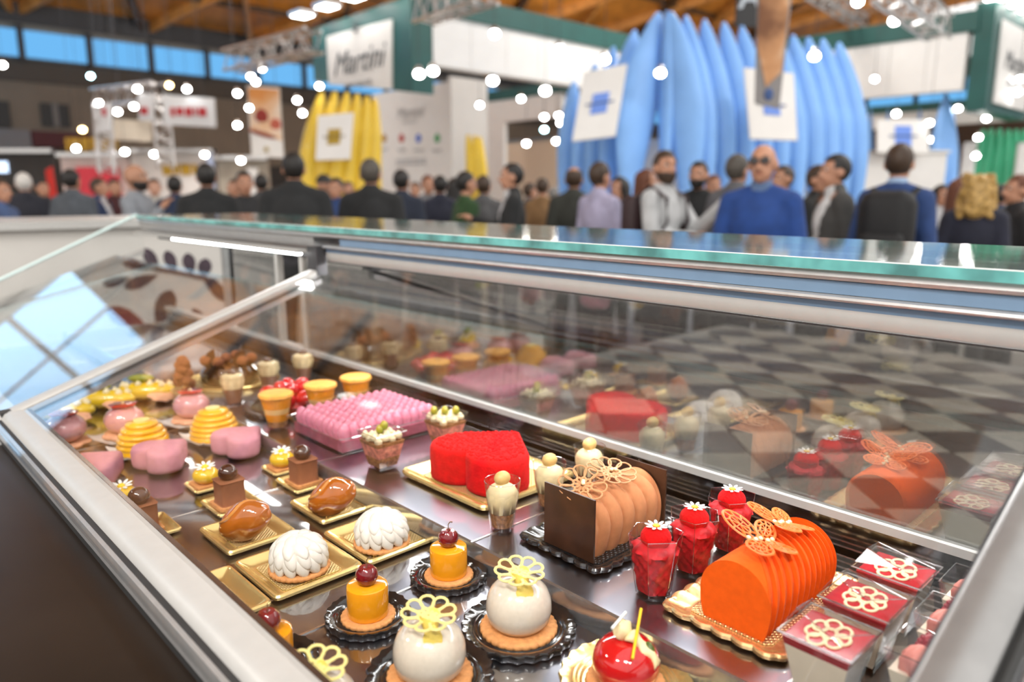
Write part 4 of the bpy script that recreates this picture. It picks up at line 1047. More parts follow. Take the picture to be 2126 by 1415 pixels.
# ---------------------------------------------------------------- honey beehives on white plates
HV = [at(300, 942, Z=ZF), at(447, 913, Z=ZF)]
def curled_plate(nm):
    t = thing(nm, 'x', 'plate', group='curled white plates')
    mb = MB(); N = 14; s = .046
    rings = []; top = []
    for i in range(N + 1):
        row = []
        for j in range(N + 1):
            x, y = -1 + 2 * i / N, -1 + 2 * j / N
            z = .002 + .014 * (max(0, abs(x) - .55) ** 1.6) * 2 + .012 * (max(0, abs(y) - .55) ** 1.6) * 2
            row.append((x * s, y * s, z))
        top.append(row)
    vs = [p for r in top for p in r] + [(x, y, z - .0016) for r in top for x, y, z in r]
    K = (N + 1) ** 2; fs = []
    for i in range(N):
        for j in range(N):
            a = i * (N + 1) + j; q = (a, a + N + 1, a + N + 2, a + 1)
            fs.append(q); fs.append(tuple(K + k for k in reversed(q)))
    b = [i * (N + 1) for i in range(N + 1)] + [N * (N + 1) + j for j in range(1, N + 1)] + [i * (N + 1) + N for i in range(N - 1, -1, -1)] + [j for j in range(N - 1, 0, -1)]
    for k in range(len(b)): fs.append((b[k], b[(k + 1) % len(b)], K + b[(k + 1) % len(b)], K + b[k]))
    mb.add(vs, fs).build('plate_body', m_paper, t, ang=60)
    MB().lathe([(.02, 0), (.024, 0), (.026, .0022), (.02, .0022)], 24).build('foot_ring', m_paper, t)
    return t
cp = curled_plate('curled_plate')
hp = [(Vector((p.x, p.y, ZF)), n) for p, n in zip(HV, ('under the middle beehive', 'under the beehive by the deck step'))]
spread(cp, [(p, 'white curled plate ' + n, .1) for p, n in hp] + [(at(262, 912, Z=ZF), 'white curled plate under the middle pink dome', .3), (at(398, 880, Z=ZF), 'white curled plate under the pink dome by the deck step', .3)])
bh = thing('beehive_cake', 'x', 'cake', group='honey beehive domes')
prof = []
for k in range(6):
    z0 = .004 + k * .0072; r = .0355 * math.sqrt(1 - (k / 6.15) ** 2.2)
    for t in (-.9, -.45, 0, .45, .9): prof.append((r - .0022 * t * t, z0 + .0036 + t * .0036))
prof = [(.02, .003)] + prof + [(.006, .0480), (.001, .0482)]
MB().lathe(prof, 40).build('ringed_dome', m_honey, bh, ang=80)
MB().lathe([(.001, .0475), (.0105, .0475), (.0105, .0505), (.001, .0508)], 16).build('top_disc', m_ychoc, bh)
for ch in kids(bh): ch.scale = (1.24,) * 3; ch.location *= 1.24
spread(bh, [(p + Vector((0, 0, .0012)), 'ringed honey yellow beehive dome ' + n) for (p, _), n in zip(hp, ('in the middle of its row', 'by the deck step'))])

# ---------------------------------------------------------------- pink domes with red discs
pd = thing('pink_dome_cake', 'x', 'cake', group='pink glazed domes')
cookie(pd, .027, .005, .003, 7, m_pinkb, amp=.22)
MB().ell((0, 0, .0285), (.0285, .0285, .0215), 30, 18).build('glazed_dome', m_pinkg, pd)
MB().lathe([(.001, .0490), (.0185, .0505), (.0195, .0515), (.018, .0525), (.001, .0520)], 30, lambda r, z, a, i: (r * (1 + .06 * math.cos(7 * a)), z)).build('red_disc', m_redc, pd)
MB().ell((0, 0, .0535), (.003, .003, .0025), 8, 6).build('sugar_pearl', m_pearl, pd)
pp = [(at(262, 908, Z=ZF), 'in the middle of its row'), (at(400, 876, Z=ZF), 'by the deck step')]
q3 = Vector((.30, pp[0][0].y + .02, ZF))
for ch in kids(pd): ch.scale = (1.22,) * 3; ch.location *= 1.22
spread(pd, [(p + Vector((0, 0, .002)), 'pink glazed dome with a red disc ' + n) for p, n in pp] + [(q3, 'pink glazed dome peeping over the front rail')])

# ---------------------------------------------------------------- yellow eclairs
ec = thing('lemon_eclair', 'x', 'pastry', group='yellow eclairs')
MB().ell((0, 0, .016), (.052, .019, .016), 24, 18, fn=lambda q, t, a: q).build('glazed_bar', m_yell, ec)
mm = MB().lathe([(.001, 0), (.0055, .001), (.006, .004), (.003, .008), (.0005, .011)], 10).mesh('meringue_kiss', m_mering)
for i in range(9):
    obj('meringue_kiss', mm, ec, (-.038 + .0095 * i, (-1) ** i * .006, .028 - abs(i - 4) * .0012), (.2 * (-1) ** i, 0, 0))
MB().ell((-.006, 0, .039), (.022, .007, .007), 14, 10).build('green_fruit_slice', m_green_f, ec)
b = MB().ell((.03, -.018, .012), (.022, .017, .004), 14, 8, rot=Euler((.3, .2, 0)), fn=lambda q, t, a: q * (1 + .08 * math.cos(7 * a))).build('peach_biscuit', m_pinkb, ec)
er = math.radians(-36)
for ch in kids(ec): ch.scale = (1.28,) * 3; ch.location *= 1.28
spread(ec, [(at(305, 830, Z=ZF), 'yellow glazed eclair with green fruit, by the deck step', er), (at(215, 848, Z=ZF), 'yellow glazed eclair with green fruit, middle of its row', er), (at(128, 872, Z=ZF), 'yellow glazed eclair with green fruit, by the front rail', er)])

# ---------------------------------------------------------------- mango cylinders with cherries on black plates
bp_ = round_plate(.0445, m_blackpl, 'x', group='black scalloped plates')
mg = [(at(765, 1283, Z=ZF), 'in the middle of its row'), (at(932, 1198, Z=ZF), 'by the deck step')]
d_ = mg[0][0] - mg[1][0]; mg.append((mg[0][0] + d_ * .98, 'cut by the front rail'))
spread(bp_, [(p, 'small black scalloped plate under the mango cake ' + n) for p, n in mg])
mc = thing('mango_cake', 'x', 'cake', group='mango cylinders with cherries')
cookie(mc, .0285, .005, 0, 24)
MB().lathe([(.018, .005), (.0215, .0055), (.0222, .008), (.0222, .036), (.0215, .0385), (.019, .0398), (.001, .0400)], 40).build('glazed_cylinder', m_mango, mc)
MB().lathe([(.001, .0390), (.006, .0392), (.0105, .043), (.0122, .049), (.0112, .055), (.0075, .0590), (.0035, .0592), (.001, .0570)], 26).build('cherry', m_cherry, mc)
MB().tube([(0, 0, .057), (.0008, .0006, .062), (.0012, .001, .066), (.0035, .0005, .0685), (.006, -.0005, .0680)], [.0005, .0005, .0005, .0006, .0009], 6).build('cherry_stem', m_stem, mc)
spread(mc, [(p + Vector((0, 0, .0012)), 'orange mango cylinder topped with a cherry ' + n) for p, n in mg])

# ---------------------------------------------------------------- white balls with lace flowers on black plates
bp_ = round_plate(.0585, m_blackpl, 'x', lobes=24, group='black scalloped plates')
wb_ = [(at(1077, 1308, Z=ZF), 'by the deck step'), (at(893, 1408, Z=ZF), 'in the middle of its row')]
d_ = wb_[1][0] - wb_[0][0]; wb_.append((wb_[1][0] + d_, 'behind the front rail'))
spread(bp_, [(p, 'large black scalloped plate under the white ball ' + n) for p, n in wb_])
wbl = thing('white_ball_cake', 'x', 'cake', group='speckled white balls')
cookie(wbl, .0395, .0065, 0, 28)
MB().lathe([(.020, .0062), (.0265, .008), (.0325, .015), (.0345, .026), (.0335, .036), (.0295, .046), (.0225, .0535), (.0125, .0578), (.001, .0590)], 44).build('glazed_ball', m_speck, wbl, ang=70)
lace_flower(wbl, .0255, m_ychoc, (-.002, -.003, .0665), (math.radians(5), math.radians(-5), .3), tr=.0016, petals=9, curl=.12)
mb = MB(); rings = []
for i in range(9):
    t = i / 8; r = .0022 + .0075 * t ** .8; zc = .046 + .022 * t
    rings.append([(-.009 + .006 * t + r * math.cos(a), -.0165 + .0115 * t + r * math.sin(a), zc + .003 * math.sin(a * 2 + 1) * t) for a in [2 * PI * k / 14 for k in range(14)]])
mb.loft(rings, True, False).build('chocolate_curl', m_ycone, wbl, ang=80)
mb = MB(); rings = []
for i in range(7):
    t = i / 6; w = .009 * math.sin(PI * (.15 + .8 * t))
    c = Vector((-.012 + .004 * t, -.022 + .006 * t, .044 + .022 * t)); s_ = Vector((.8, -.5, 0)).normalized(); n_ = Vector((-.5, -.8, .2)) * .0007
    rings.append([c - s_ * w + n_, c + n_ * 3, c + s_ * w + n_, c + s_ * w - n_, c + n_, c - s_ * w - n_])
mb.loft(rings).build('chocolate_leaf', m_ycone, wbl, ang=80)
spread(wbl, [(p + Vector((0, 0, .0012)), 'speckled white ball cake with yellow lace flower ' + n) for p, n in wb_])

# ---------------------------------------------------------------- red glazed ball on gold round plate
gp_ = round_plate(.060, m_gold, 'round gold scalloped plate under the glossy red ball', name='gold_plate', lobes=22, m2=m_gold_e)
rp = at(1298, 1420, Z=ZF); gp_.location = rp
rb = thing('red_ball_cake', 'glossy red ball cake with yellow stick and pistachio on a gold plate', 'cake', rp + Vector((0, 0, .0012)))
cookie(rb, .036, .005, 0, 28)
MB().lathe([(.018, .005), (.026, .007), (.0305, .015), (.0315, .024), (.029, .034), (.022, .042), (.012, .0458), (.001, .0465)], 40).build('glazed_ball', m_redg, rb, ang=70)
mb = MB(); rings = []
for i in range(13):
    t = i / 12; a = -2.2 + 0 * t
    r = .001 + .030 * t; z = .0495 - .02 * t ** 2.2 + .002 * math.sin(t * 9)
    w = .0075 + .002 * math.sin(t * 13) - .002 * t
    c = Vector((r * math.cos(-1.35) + .0, r * math.sin(-1.35), z)); sd = Vector((.97, .22, 0))
    rings.append([c + sd * w * math.cos(k) + Vector((0, -.3, 1)) * .0045 * math.sin(k) for k in [2 * PI * j / 12 for j in range(12)]])
mb.loft(rings).build('cream_swirl', m_creamy, rb, ang=80)
MB().ell((-.001, .004, .054), (.010, .008, .009), 16, 10, fn=lambda q, t, a: q * (1 + .1 * math.sin(3 * a + 4 * t))).build('cream_peak', m_creamy, rb)
MB().tube([(-.020, -.022, .0455), (.022, .001, .067)], .0014, 8).build('yellow_stick', mat('yellow_stick', (.85, .52, .02), .4, noise=.05), rb)
MB().tube([(-.017, .004, .062), (.008, .008, .066)], .0014, 8).build('white_stick', m_petal, rb)
MB().ell((.007, -.0215, .044), (.0035, .006, .003), 12, 8, rot=Euler((.7, 0, -.2))).build('pistachio', mat('pistachio_green', (.07, .11, .012), .4, noise=.3, nscale=100), rb)

# ================================================================ rear deck
# ---------------------------------------------------------------- red heart on gold board
hb = tray(.185, .195, m_gold, m_gold_e, 'large square gold board under the red velvet heart', wall=.018, h=.011, rad=.012)
hb.location = P_(.712, .808, ZB)
rh = thing('red_heart_cake', 'large red velvet heart cake on a gold board', 'cake', P_(.712, .806, ZB + .002), math.radians(97))
heart(rh, .164, .054, m_redv, 'velvet_heart', .008)
mb = MB(); rnd = random.Random(3); hp_ = heart_pts(.146)
for i in range(900):
    while True:
        x, y = rnd.uniform(-.078, .078), rnd.uniform(-.075, .068); ins = False
        for q in range(len(hp_)):
            (xa, ya), (xb, yb) = hp_[q - 1], hp_[q]
            if (ya > y) != (yb > y) and x < (xb - xa) * (y - ya) / (yb - ya) + xa: ins = not ins
        if ins: break
    mb.ell((x, y, .0545), (.0022, .0022, .0012 + .0016 * rnd.random()), 5, 4)
tag(mb.build('velvet_crumbs', m_redv, rh), kind='stuff')

# ---------------------------------------------------------------- verrines
def cup_shell(par, sides, r0, r1, h, th=.0009, twist=0., nm='clear_cup', m=None, z0=0.):
    ring = lambda r, z: [(r * math.cos(2 * PI * k / sides + twist), r * math.sin(2 * PI * k / sides + twist), z) for k in range(sides)]
    mb = MB().loft([ring(r0 * .96, z0), ring(r0, z0 + .002), ring(r1, z0 + h), ring(r1 - th, z0 + h), ring(r0 - th, z0 + .0045)])
    o = mb.build(nm, m or m_cup, par, smooth=sides > 12, ang=30)
    P = ring(r1 - th / 2, z0 + h); MB().tube(P, .00035, 5, True).build('cup_rim', m_cupedge, o)
    if sides < 8:
        for k in range(sides):
            a_, b_ = ring(r0, z0 + .002)[k], ring(r1, z0 + h)[k]; MB().tube([a_, b_], .0003, 4).build('cup_edge', m_cupedge, o)
    MB().lathe([(r0 * .5, z0), (r0 * .97, z0), (r0, z0 + .003), (r0 * .9, z0 + .0042)], 24).build('cup_foot', m_cup, o)
    return o
# cream verrines with peanuts
cv = thing('cream_verrine', 'x', 'dessert cup', group='cream verrines with nuts')
cup_shell(cv, 24, .0155, .0235, .066)
MB().lathe([(.001, .0048), (.0135, .0048), (.0162, .024), (.001, .0245)], 22).build('crumble', m_crumb, cv)
MB().lathe([(.012, .0245), (.0168, .0245), (.0200, .042), (.0205, .050), (.016, .057), (.008, .062), (.001, .064)], 48, lambda r, z, a, i: (r * (1 + (.028 * math.cos(9 * a + z * 420) if 0 < i < 6 else 0)), z)).build('piped_cream', m_creamy, cv, ang=80)
MB().ell((0, 0, .0685), (.0115, .0095, .0095), 18, 12, fn=lambda q, t, a: Vector((q.x, q.y * (1 - .12 * math.exp(-(q.x / .004) ** 2)), q.z))).build('roasted_nut', m_nut, cv)
spread(cv, [(at(1043, 1096, Z=ZB), 'cream verrine topped with a nut, nearest the deck step'), (at(1140, 1052, Z=ZB), 'cream verrine topped with a nut, middle of three'), (at(1222, 1014, Z=ZB), 'cream verrine topped with a nut, nearest the rear glass')])
# red hexagonal verrines with daisies
rv = thing('red_verrine', 'x', 'dessert cup', group='red hexagonal verrines')
cup_shell(rv, 6, .0195, .0300, .070, twist=.35)
rings = []
rnd = random.Random(5)
mb = MB()
hexr = lambda a: math.cos(PI / 6) / math.cos(((a - .35) % (PI / 3)) - PI / 6)
def rf(r, z, a, i):
    if i in (0, 1): return (r * hexr(a), z)
    if z > .05: return (r * (1 + .05 * math.sin(6 * a + z * 300) + .04 * math.sin(11 * a - z * 250)), z + .0012 * math.sin(5 * a + i))
    return (r * hexr(a) * (1 + .025 * math.sin(9 * a + z * 420) + .02 * math.sin(14 * a - z * 500)), z + .0015 * math.sin(7 * a + 2 * i))
prof = [(.001, .0048), (.0178, .0048)] + [(.0178 + .0085 * k / 14, .0060 + .044 * k / 14) for k in range(15)] + [(.025, .0525), (.022, .0560), (.016, .0585), (.001, .0590)]
mb.lathe(prof, 72, rf).build('red_mousse', m_redm, rv, ang=80)
MB().ell((0, 0, .0650), (.0165, .0165, .0130), 28, 16).build('velvet_ball', m_redv, rv)
daisy(rv, .0778, .0130)
spread(rv, [(at(1357, 1230, Z=ZB), 'red hexagonal verrine with a daisy, nearest the deck step'), (at(1436, 1184, Z=ZB), 'red hexagonal verrine with a daisy, middle of three', .25), (at(1513, 1140, Z=ZB), 'red hexagonal verrine with a daisy, nearest the rear glass', .1)])

# ---------------------------------------------------------------- chocolate log
tl_ = tray(.175, .128, m_blackpl, m_black_e, 'black scalloped board under the hazel chocolate log', name='black_board', scal=.0035, lobes=30, wall=.012, h=.009, rad=.012)
tl_.location = P_(.690, .560, ZB)
cl = thing('chocolate_log', 'hazel velvet log cake between two dark chocolate plates', 'log cake', P_(.690, .558, ZB + .002))
def log_mesh(x0, x1, R, h, fn, nx=96, na=36):
    rings = []
    for i in range(nx + 1):
        x = x0 + (x1 - x0) * i / nx; ring = []
        for j in range(na):
            a = -.35 * PI / 2 + (PI + .35 * PI) * j / (na - 1)
            k = fn(i / nx, a)
            y = R * math.cos(a) * k; z = h * .45 + (h * .55) * math.sin(a) * k if math.sin(a) > 0 else h * .45 * (1 + math.sin(a) / math.sin(.35 * PI / 2))
            ring.append((x, y, max(z, 0)))
        rings.append(ring)
    return MB().loft(rings)
def segf(t, a):
    q = (t * 5.6 + .45 * math.cos(a + .3)) % 1.0
    return .86 + .17 * math.sin(PI * q) ** .5
log_mesh(-.066, .066, .037, .070, segf).build('velvet_log', m_chv, cl, ang=60)
for x in (-.0695, .0695):
    MB().box(x - .0012, x + .0012, -.040, .040, 0, .078).build('chocolate_plate', m_plate_choc, cl, smooth=False)
lace_flower(cl, .030, m_chl, (-.042, .004, .0760), (math.radians(14), math.radians(-22), .2), tr=.0012, petals=10, curl=.12)
lace_flower(cl, .032, m_chl, (.010, .002, .0790), (math.radians(10), math.radians(-6), .5), tr=.0012, petals=11, curl=.12)
for (x, y, z) in ((-.041, .004, .0795), (-.037, .007, .0795), (-.044, .001, .0797), (.012, .003, .0822), (.016, .0, .0822)):
    MB().ell((x, y, z), (.0028, .0028, .0022), 10, 7).build('sugar_pearl', m_pearl, cl)

# ---------------------------------------------------------------- orange log
m_copper = mat('rose_gold_board', (.90, .58, .27), .24, .78, noise=.04, nscale=20)
to = tray(.195, .128, m_copper, m_copper_e, 'rose gold scalloped board under the orange log cake', name='gold_board', scal=.0035, lobes=28, wall=.013, h=.009, rad=.012)
to.location = P_(.696, .342, ZB)
ol = thing('orange_log', 'bright orange velvet log cake with orange lace butterflies', 'log cake', P_(.690, .338, ZB + .002))
def pleated_log(x0, x1, R, h, na=44):
    rings = []; N = 13; L = x1 - x0
    edges = [0.0] + [.20 + .80 * (1 - (1 - p / N) ** 1.25) for p in range(N)] + [1.0]
    def pt(tb, j, k):
        a = -.35 * PI / 2 + (PI + .35 * PI) * j / (na - 1)
        t = tb if tb in (0.0, 1.0) else min(.995, max(.012 + tb * .01, tb + .34 * (1 - tb) ** 1.3 * math.cos(a) * .9 + .05 * math.sin(a) * (1 - tb)))
        y = R * math.cos(a) * k; z = h * .45 + h * .55 * math.sin(a) * k if math.sin(a) > 0 else h * .45 * (1 + math.sin(a) / math.sin(.35 * PI / 2))
        return (x0 + L * t, y, max(z, 0))
    for p in range(len(edges) - 1):
        k0 = 1.0 if p == 0 else 1.01
        lo = 1 - .12 * min(1, (edges[p + 1] - edges[p]) / .05) * (1 if p else .0)
        for s in range(5):
            tb = edges[p] + (edges[p + 1] - edges[p]) * s / 4
            if s == 4 and p < len(edges) - 2: tb -= 1e-5
            k = k0 + ((lo if p else .985) - k0) * (s / 4) ** 1.3
            rings.append([pt(tb, j, k) for j in range(na)])
    return MB().loft(rings)
pleated_log(-.070, .078, .0385, .070).build('velvet_log', m_orv, ol, ang=32)
def butterfly(par, loc, rot, s, m):
    mb = MB()
    for sx in (-1, 1):
        for (c, a, b, ang) in (((.55, .42), .58, .36, .55), ((.42, -.38), .42, .30, -.6)):
            cxy = (sx * c[0] * s, c[1] * s); an = ang if sx > 0 else PI - ang
            zf = lambda x, y: .22 * abs(x)
            mb.tube(loop(cxy, a * s, b * s, an, 0, 20, zf), .0017, 6, True, .6)
            mb.tube(loop(cxy, a * s * .62, b * s * .55, an, 0, 16, zf), .0013, 6, True, .6)
            for k in range(9):
                th = 2 * PI * k / 9
                p0 = (cxy[0] + (a * .62 * s * math.cos(th)) * math.cos(an) - b * .55 * s * math.sin(th) * math.sin(an), cxy[1] + a * .62 * s * math.cos(th) * math.sin(an) + b * .55 * s * math.sin(th) * math.cos(an))
                p1 = (cxy[0] + (a * s * math.cos(th + .2)) * math.cos(an) - b * s * math.sin(th + .2) * math.sin(an), cxy[1] + a * s * math.cos(th + .2) * math.sin(an) + b * s * math.sin(th + .2) * math.cos(an))
                mb.tube([(p0[0], p0[1], zf(*p0)), (p1[0], p1[1], zf(*p1))], .0012, 5)
            for k in range(4):
                th = PI * k / 4
                e = [(cxy[0] + sg * (a * .62 * s * math.cos(th)) * math.cos(an) - sg * b * .55 * s * math.sin(th) * math.sin(an), cxy[1] + sg * a * .62 * s * math.cos(th) * math.sin(an) + sg * b * .55 * s * math.sin(th) * math.cos(an)) for sg in (-1, 1)]
                mb.tube([(e[0][0], e[0][1], zf(*e[0])), (e[1][0], e[1][1], zf(*e[1]))], .0008, 5)
    b = mb.build('lace_butterfly', m, par, loc, rot)
    for k in range(5): MB().ell((.0012 * (-1) ** k, (-.5 + .25 * k) * s * .8, .0012), (.0028, .0028, .0022), 10, 7).build('sugar_pearl', m_pearl, b)
    return b
butterfly(ol, (-.016, .004, .0740), (math.radians(12), math.radians(-10), math.radians(60)), .036, m_orl)
butterfly(ol, (.034, .006, .0760), (math.radians(14), math.radians(-6), math.radians(75)), .031, m_orl)

# ---------------------------------------------------------------- lidded square cups
def sqring(hw, z, hl=None):
    hl = hl or hw
    return [(-hw, -hl, z), (hw, -hl, z), (hw, hl, z), (-hw, hl, z)]
sc = thing('lidded_cup', 'x', 'dessert cup', group='lidded square cups')
H = .062
o = MB().loft([sqring(.0185, 0), sqring(.0190, .002), sqring(.0300, H), sqring(.0290, H), sqring(.0180, .004)]).build('clear_cup', m_cup, sc, smooth=False)
MB().loft([sqring(.0174, .0045), sqring(.0265, H - .012)]).build('panna_cotta', m_white_pc, sc, smooth=False)
MB().loft([sqring(.0265, H - .0118), sqring(.0284, H - .004)]).build('raspberry_layer', m_rasp, sc, smooth=False)
mb = MB()
for (cx_, cy_, a_, b_) in ((-.012, .004, .007, .0055), (-.004, .0095, .0065, .0048), (.0055, .009, .007, .0048), (.013, .003, .0065, .005), (-.008, -.006, .0065, .0048), (.0015, .0005, .006, .0045), (.0, -.009, .0065, .0045), (.009, -.006, .007, .0048)):
    mb.tube(loop((cx_ * 1.25, cy_ * 1.25), a_ * 1.25, b_ * 1.25, .15, H - .0032), .0015, 6, True, .7)
mb.build('chocolate_lace', mat('ivory_lace', (.80, .66, .40), .5, noise=.05), sc)
lid_ = MB().loft([sqring(.0310, H - .003), sqring(.0312, H + .003), sqring(.0298, H + .005), [(-.0298, -.012, H + .013), (.012, -.0298, H + .0052), (.0298, .0298, H + .0055), (-.010, .026, H + .014)]], False, True).build('clear_lid', m_cup, sc, smooth=False)
MB().tube(sqring(.0313, H), .0010, 6, True).build('lid_rim', m_cupedge, lid_)
MB().tube([(-.0298, -.012, H + .013), (.012, -.0298, H + .0052), (.0298, .0298, H + .0055), (-.010, .026, H + .014)], .0005, 5, True).build('lid_crease', m_cupedge, lid_)
MB().tube([(-.0298, -.012, H + .013), (-.010, .026, H + .014), (.0298, .0298, H + .0055)], .0004, 5).build('lid_crease', m_cupedge, lid_)
c1_ = Vector((.588, .231, ZB)); stp = Vector((.079, .0015, 0))
spread(sc, [(c1_, 'lidded square cup of white cream and raspberry, nearest the deck step'), (c1_ + stp, 'lidded square cup of white cream and raspberry, middle of three'), (c1_ + stp * 2, 'lidded square cup of white cream and raspberry, nearest the rear glass')])

# ---------------------------------------------------------------- raspberry cups
rc = thing('raspberry_cup', 'x', 'dessert cup', group='raspberry cream cups')
MB().loft([sqring(.0165, 0), sqring(.0170, .002), sqring(.0265, .055), sqring(.0257, .055), sqring(.0160, .004)]).build('clear_cup', m_cup, rc, smooth=False)
MB().tube(sqring(.0262, .055), .0006, 5, True).build('cup_rim', m_cupedge, rc)
MB().loft([sqring(.0158, .0045), sqring(.0225, .036)]).build('cream_base', m_white_pc, rc, smooth=False)
MB().lathe([(.012, .030), (.0145, .036), (.0145, .044), (.010, .052), (.004, .057), (.0005, .059)], 40, lambda r, z, a, i: (r * (1 + .12 * math.cos(7 * a + 90 * z)), z), c=(-.006, .004, 0)).build('pink_cream', m_pinkc, rc, ang=80)
MB().ell((.010, -.010, .038), (.011, .010, .008), 16, 10, fn=lambda q, t, a: q * (1 + .14 * math.sin(4 * a + 3 * t))).build('ivory_cream', m_creamy, rc)
rs = MB(); 
for i in range(6):
    ph_ = i / 6; z = .043 + .018 * ph_; r = .0092 * math.cos((ph_ - .25) * 1.5)
    for k in range(10 - i): 
        a = 2 * PI * (k + .5 * (i % 2)) / (10 - i); rs.ell((.010 + r * math.cos(a), .002 + r * math.sin(a), z), (.0026, .0026, .0026), 8, 6)
rs.ell((.010, .002, .0515), (.0082, .0082, .0105), 12, 8)
rs.build('raspberry', m_raspb, rc, ang=80)
r1_ = at(1888, 1432, Z=ZB)
c1_ = Vector((.634, .168, ZB)); stp = Vector((.076, .003, 0))
spread(rc, [(c1_, 'pink cream cup with raspberry, nearest the deck step'), (c1_ + stp, 'pink cream cup with raspberry, middle of three'), (c1_ + stp * 2, 'pink cream cup with raspberry, nearest the rear glass')])

# ---------------------------------------------------------------- meringue cups with green fruit
mcu = thing('meringue_cup', 'x', 'dessert cup', group='meringue cups')
o = MB().loft([sqring(.0165, 0), sqring(.0170, .002), sqring(.0285, .060), sqring(.0277, .060), sqring(.0160, .004)]).build('clear_cup', m_cup, mcu, smooth=False)
MB().tube(sqring(.0282, .060), .0006, 5, True).build('cup_rim', m_cupedge, o)
MB().loft([sqring(.0158, .0045), sqring(.0195, .020)]).build('crumble', m_crumb, mcu, smooth=False)
MB().loft([sqring(.0196, .0202), sqring(.0240, .040)]).build('rose_mousse', mat('rose_mousse', (.62, .22, .16), .5, noise=.4, nscale=120), mcu, smooth=False)
MB().loft([sqring(.0241, .0402), sqring(.0255, .046)]).build('crumble', m_crumb, mcu, smooth=False)
mk = MB().lathe([(.001, 0), (.0058, .001), (.0064, .005), (.003, .010), (.0005, .012)], 10).mesh('meringue_kiss', m_mering)
for i in range(4):
    for j in range(4): obj('meringue_kiss', mk, mcu, (-.0185 + .0123 * i, -.0185 + .0123 * j, .0455 + .003 * ((i + j) % 2)))
fr = MB().ell((0, 0, 0), (.0065, .0065, .008), 12, 8).mesh('fruit_ball', mat('yellow_green_fruit', (.50, .36, .02), .3, coat=.3, col2=(.24, .26, .02), nscale=60))
m2 = dup(mcu, at(925, 925, Z=ZB), 'meringue cup with three fruit balls left of the red heart')
obj('fruit_ball', fr, mcu, (-.003, 0, .062)); obj('fruit_ball', fr, mcu, (.003, -.003, .068))
for k in range(3): obj('fruit_ball', fr, m2, (-.014 + .014 * k, .012 - .012 * k, .063))
mcu.location = at(795, 968, Z=ZB); mcu['label'] = 'meringue cup with a green fruit in front of the pink tray'

# ---------------------------------------------------------------- pink meringue cake in clear tray
pk = thing('pink_meringue_cake', 'pink cake of meringue peaks in rows in a clear box', 'cake', P_(.700, 1.128, ZB))
PW, PL = .195, .165
MB().box(-PW / 2, PW / 2, -PL / 2, PL / 2, .004, .022).build('cake_base', mat('pink_sponge', (.45, .10, .16), .7, noise=.2, nscale=60), pk, smooth=False)
km = MB().lathe([(.001, 0), (.0090, .001), (.0106, .010), (.0098, .018), (.0068, .0245), (.003, .0275), (.0005, .0285)], 12).mesh('meringue_peak', m_pinkm)
for i in range(11):
    for j in range(9): obj('meringue_peak', km, pk, (-PW / 2 + .0098 + .0176 * i, -PL / 2 + .0108 + .0179 * j, .0215))
bxo = MB().loft([[(x, y, .0) for x, y in rrect(PW + .010, PL + .010, .01, 48)], [(x, y, .030) for x, y in rrect(PW + .016, PL + .016, .01, 48)], [(x, y, .030) for x, y in rrect(PW + .026, PL + .026, .012, 48)], [(x, y, .0315) for x, y in rrect(PW + .026, PL + .026, .012, 48)], [(x, y, .0315) for x, y in rrect(PW + .014, PL + .014, .01, 48)], [(x, y, .002) for x, y in rrect(PW + .008, PL + .008, .01, 48)]]).build('clear_box', m_cup, pk, smooth=False)
MB().loft([[(x, y, .034) for x, y in rrect(PW + .02, PL + .02, .01, 48)], [(x, y, .054) for x, y in rrect(PW + .004, PL + .006, .01, 48)]], False, True).build('clear_box_lid', m_cup, pk, smooth=False)
MB().tube([(x, y, .031) for x, y in rrect(PW + .026, PL + .026, .012, 64)], .0009, 6, True).build('box_rim', m_cupedge, bxo)

# ---------------------------------------------------------------- layered orange cups
oc = thing('orange_cup', 'x', 'dessert cup', group='layered orange cups')
cup_shell(oc, 24, .0165, .0305, .066)
for (z0, z1, m, nm) in ((.005, .016, m_crumb, 'crumble'), (.0162, .030, m_orc, 'orange_layer'), (.0302, .040, m_icing, 'cream_layer'), (.0402, .058, m_orc, 'orange_layer')):
    r = lambda z: .0155 + .0138 * (z / .066)
    MB().lathe([(.001, z0), (r(z0), z0), (r(z1), z1), (.001, z1)], 26).build(nm, m, oc)
MB().lathe([(.001, .0582), (.0285, .0582), (.0312, .062), (.0305, .067), (.026, .0688), (.001, .0680)], 40, lambda r, z, a, i: (r * (1 + .02 * math.cos(12 * a)), z)).build('orange_top', mat('orange_cream_top', (.88, .42, .08), .5, noise=.12, nscale=60), oc)
ocs = [at(577, 888, Z=ZB), at(668, 866, Z=ZB), at(741, 848, Z=ZB)]
spread(oc, [(p, 'layered orange and cream cup, ' + n) for p, n in zip(ocs, ('nearest the deck step', 'middle of three', 'nearest the rear glass'))])

# ---------------------------------------------------------------- red glossy flower cake on black plate
rk = round_plate(.095, m_blackpl, 'wide black plate under the glossy red petal cake', lobes=36)
rkp = at(612, 845, Z=ZB); rk.location = rkp
rf_ = thing('red_petal_cake', 'glossy red cake of round petals behind the orange cups', 'cake', rkp + Vector((0, 0, .0015)))
MB().lathe([(.02, 0), (.052, .001), (.058, .012), (.045, .024), (.001, .026)], 36).build('cake_body', m_redg, rf_)
pm_ = MB().ell((0, 0, 0), (.026, .018, .018), 16, 12).mesh('glazed_petal', m_redg)
for i in range(8):
    a = 2 * PI * i / 8; o = obj('glazed_petal', pm_, rf_, (.045 * math.cos(a), .045 * math.sin(a), .025), (0, -.25, a))
for i in range(5):
    a = 2 * PI * i / 5 + .3; o = obj('glazed_petal', pm_, rf_, (.02 * math.cos(a), .02 * math.sin(a), .040), (0, -.5, a)); o.scale = (.8, .8, .8)

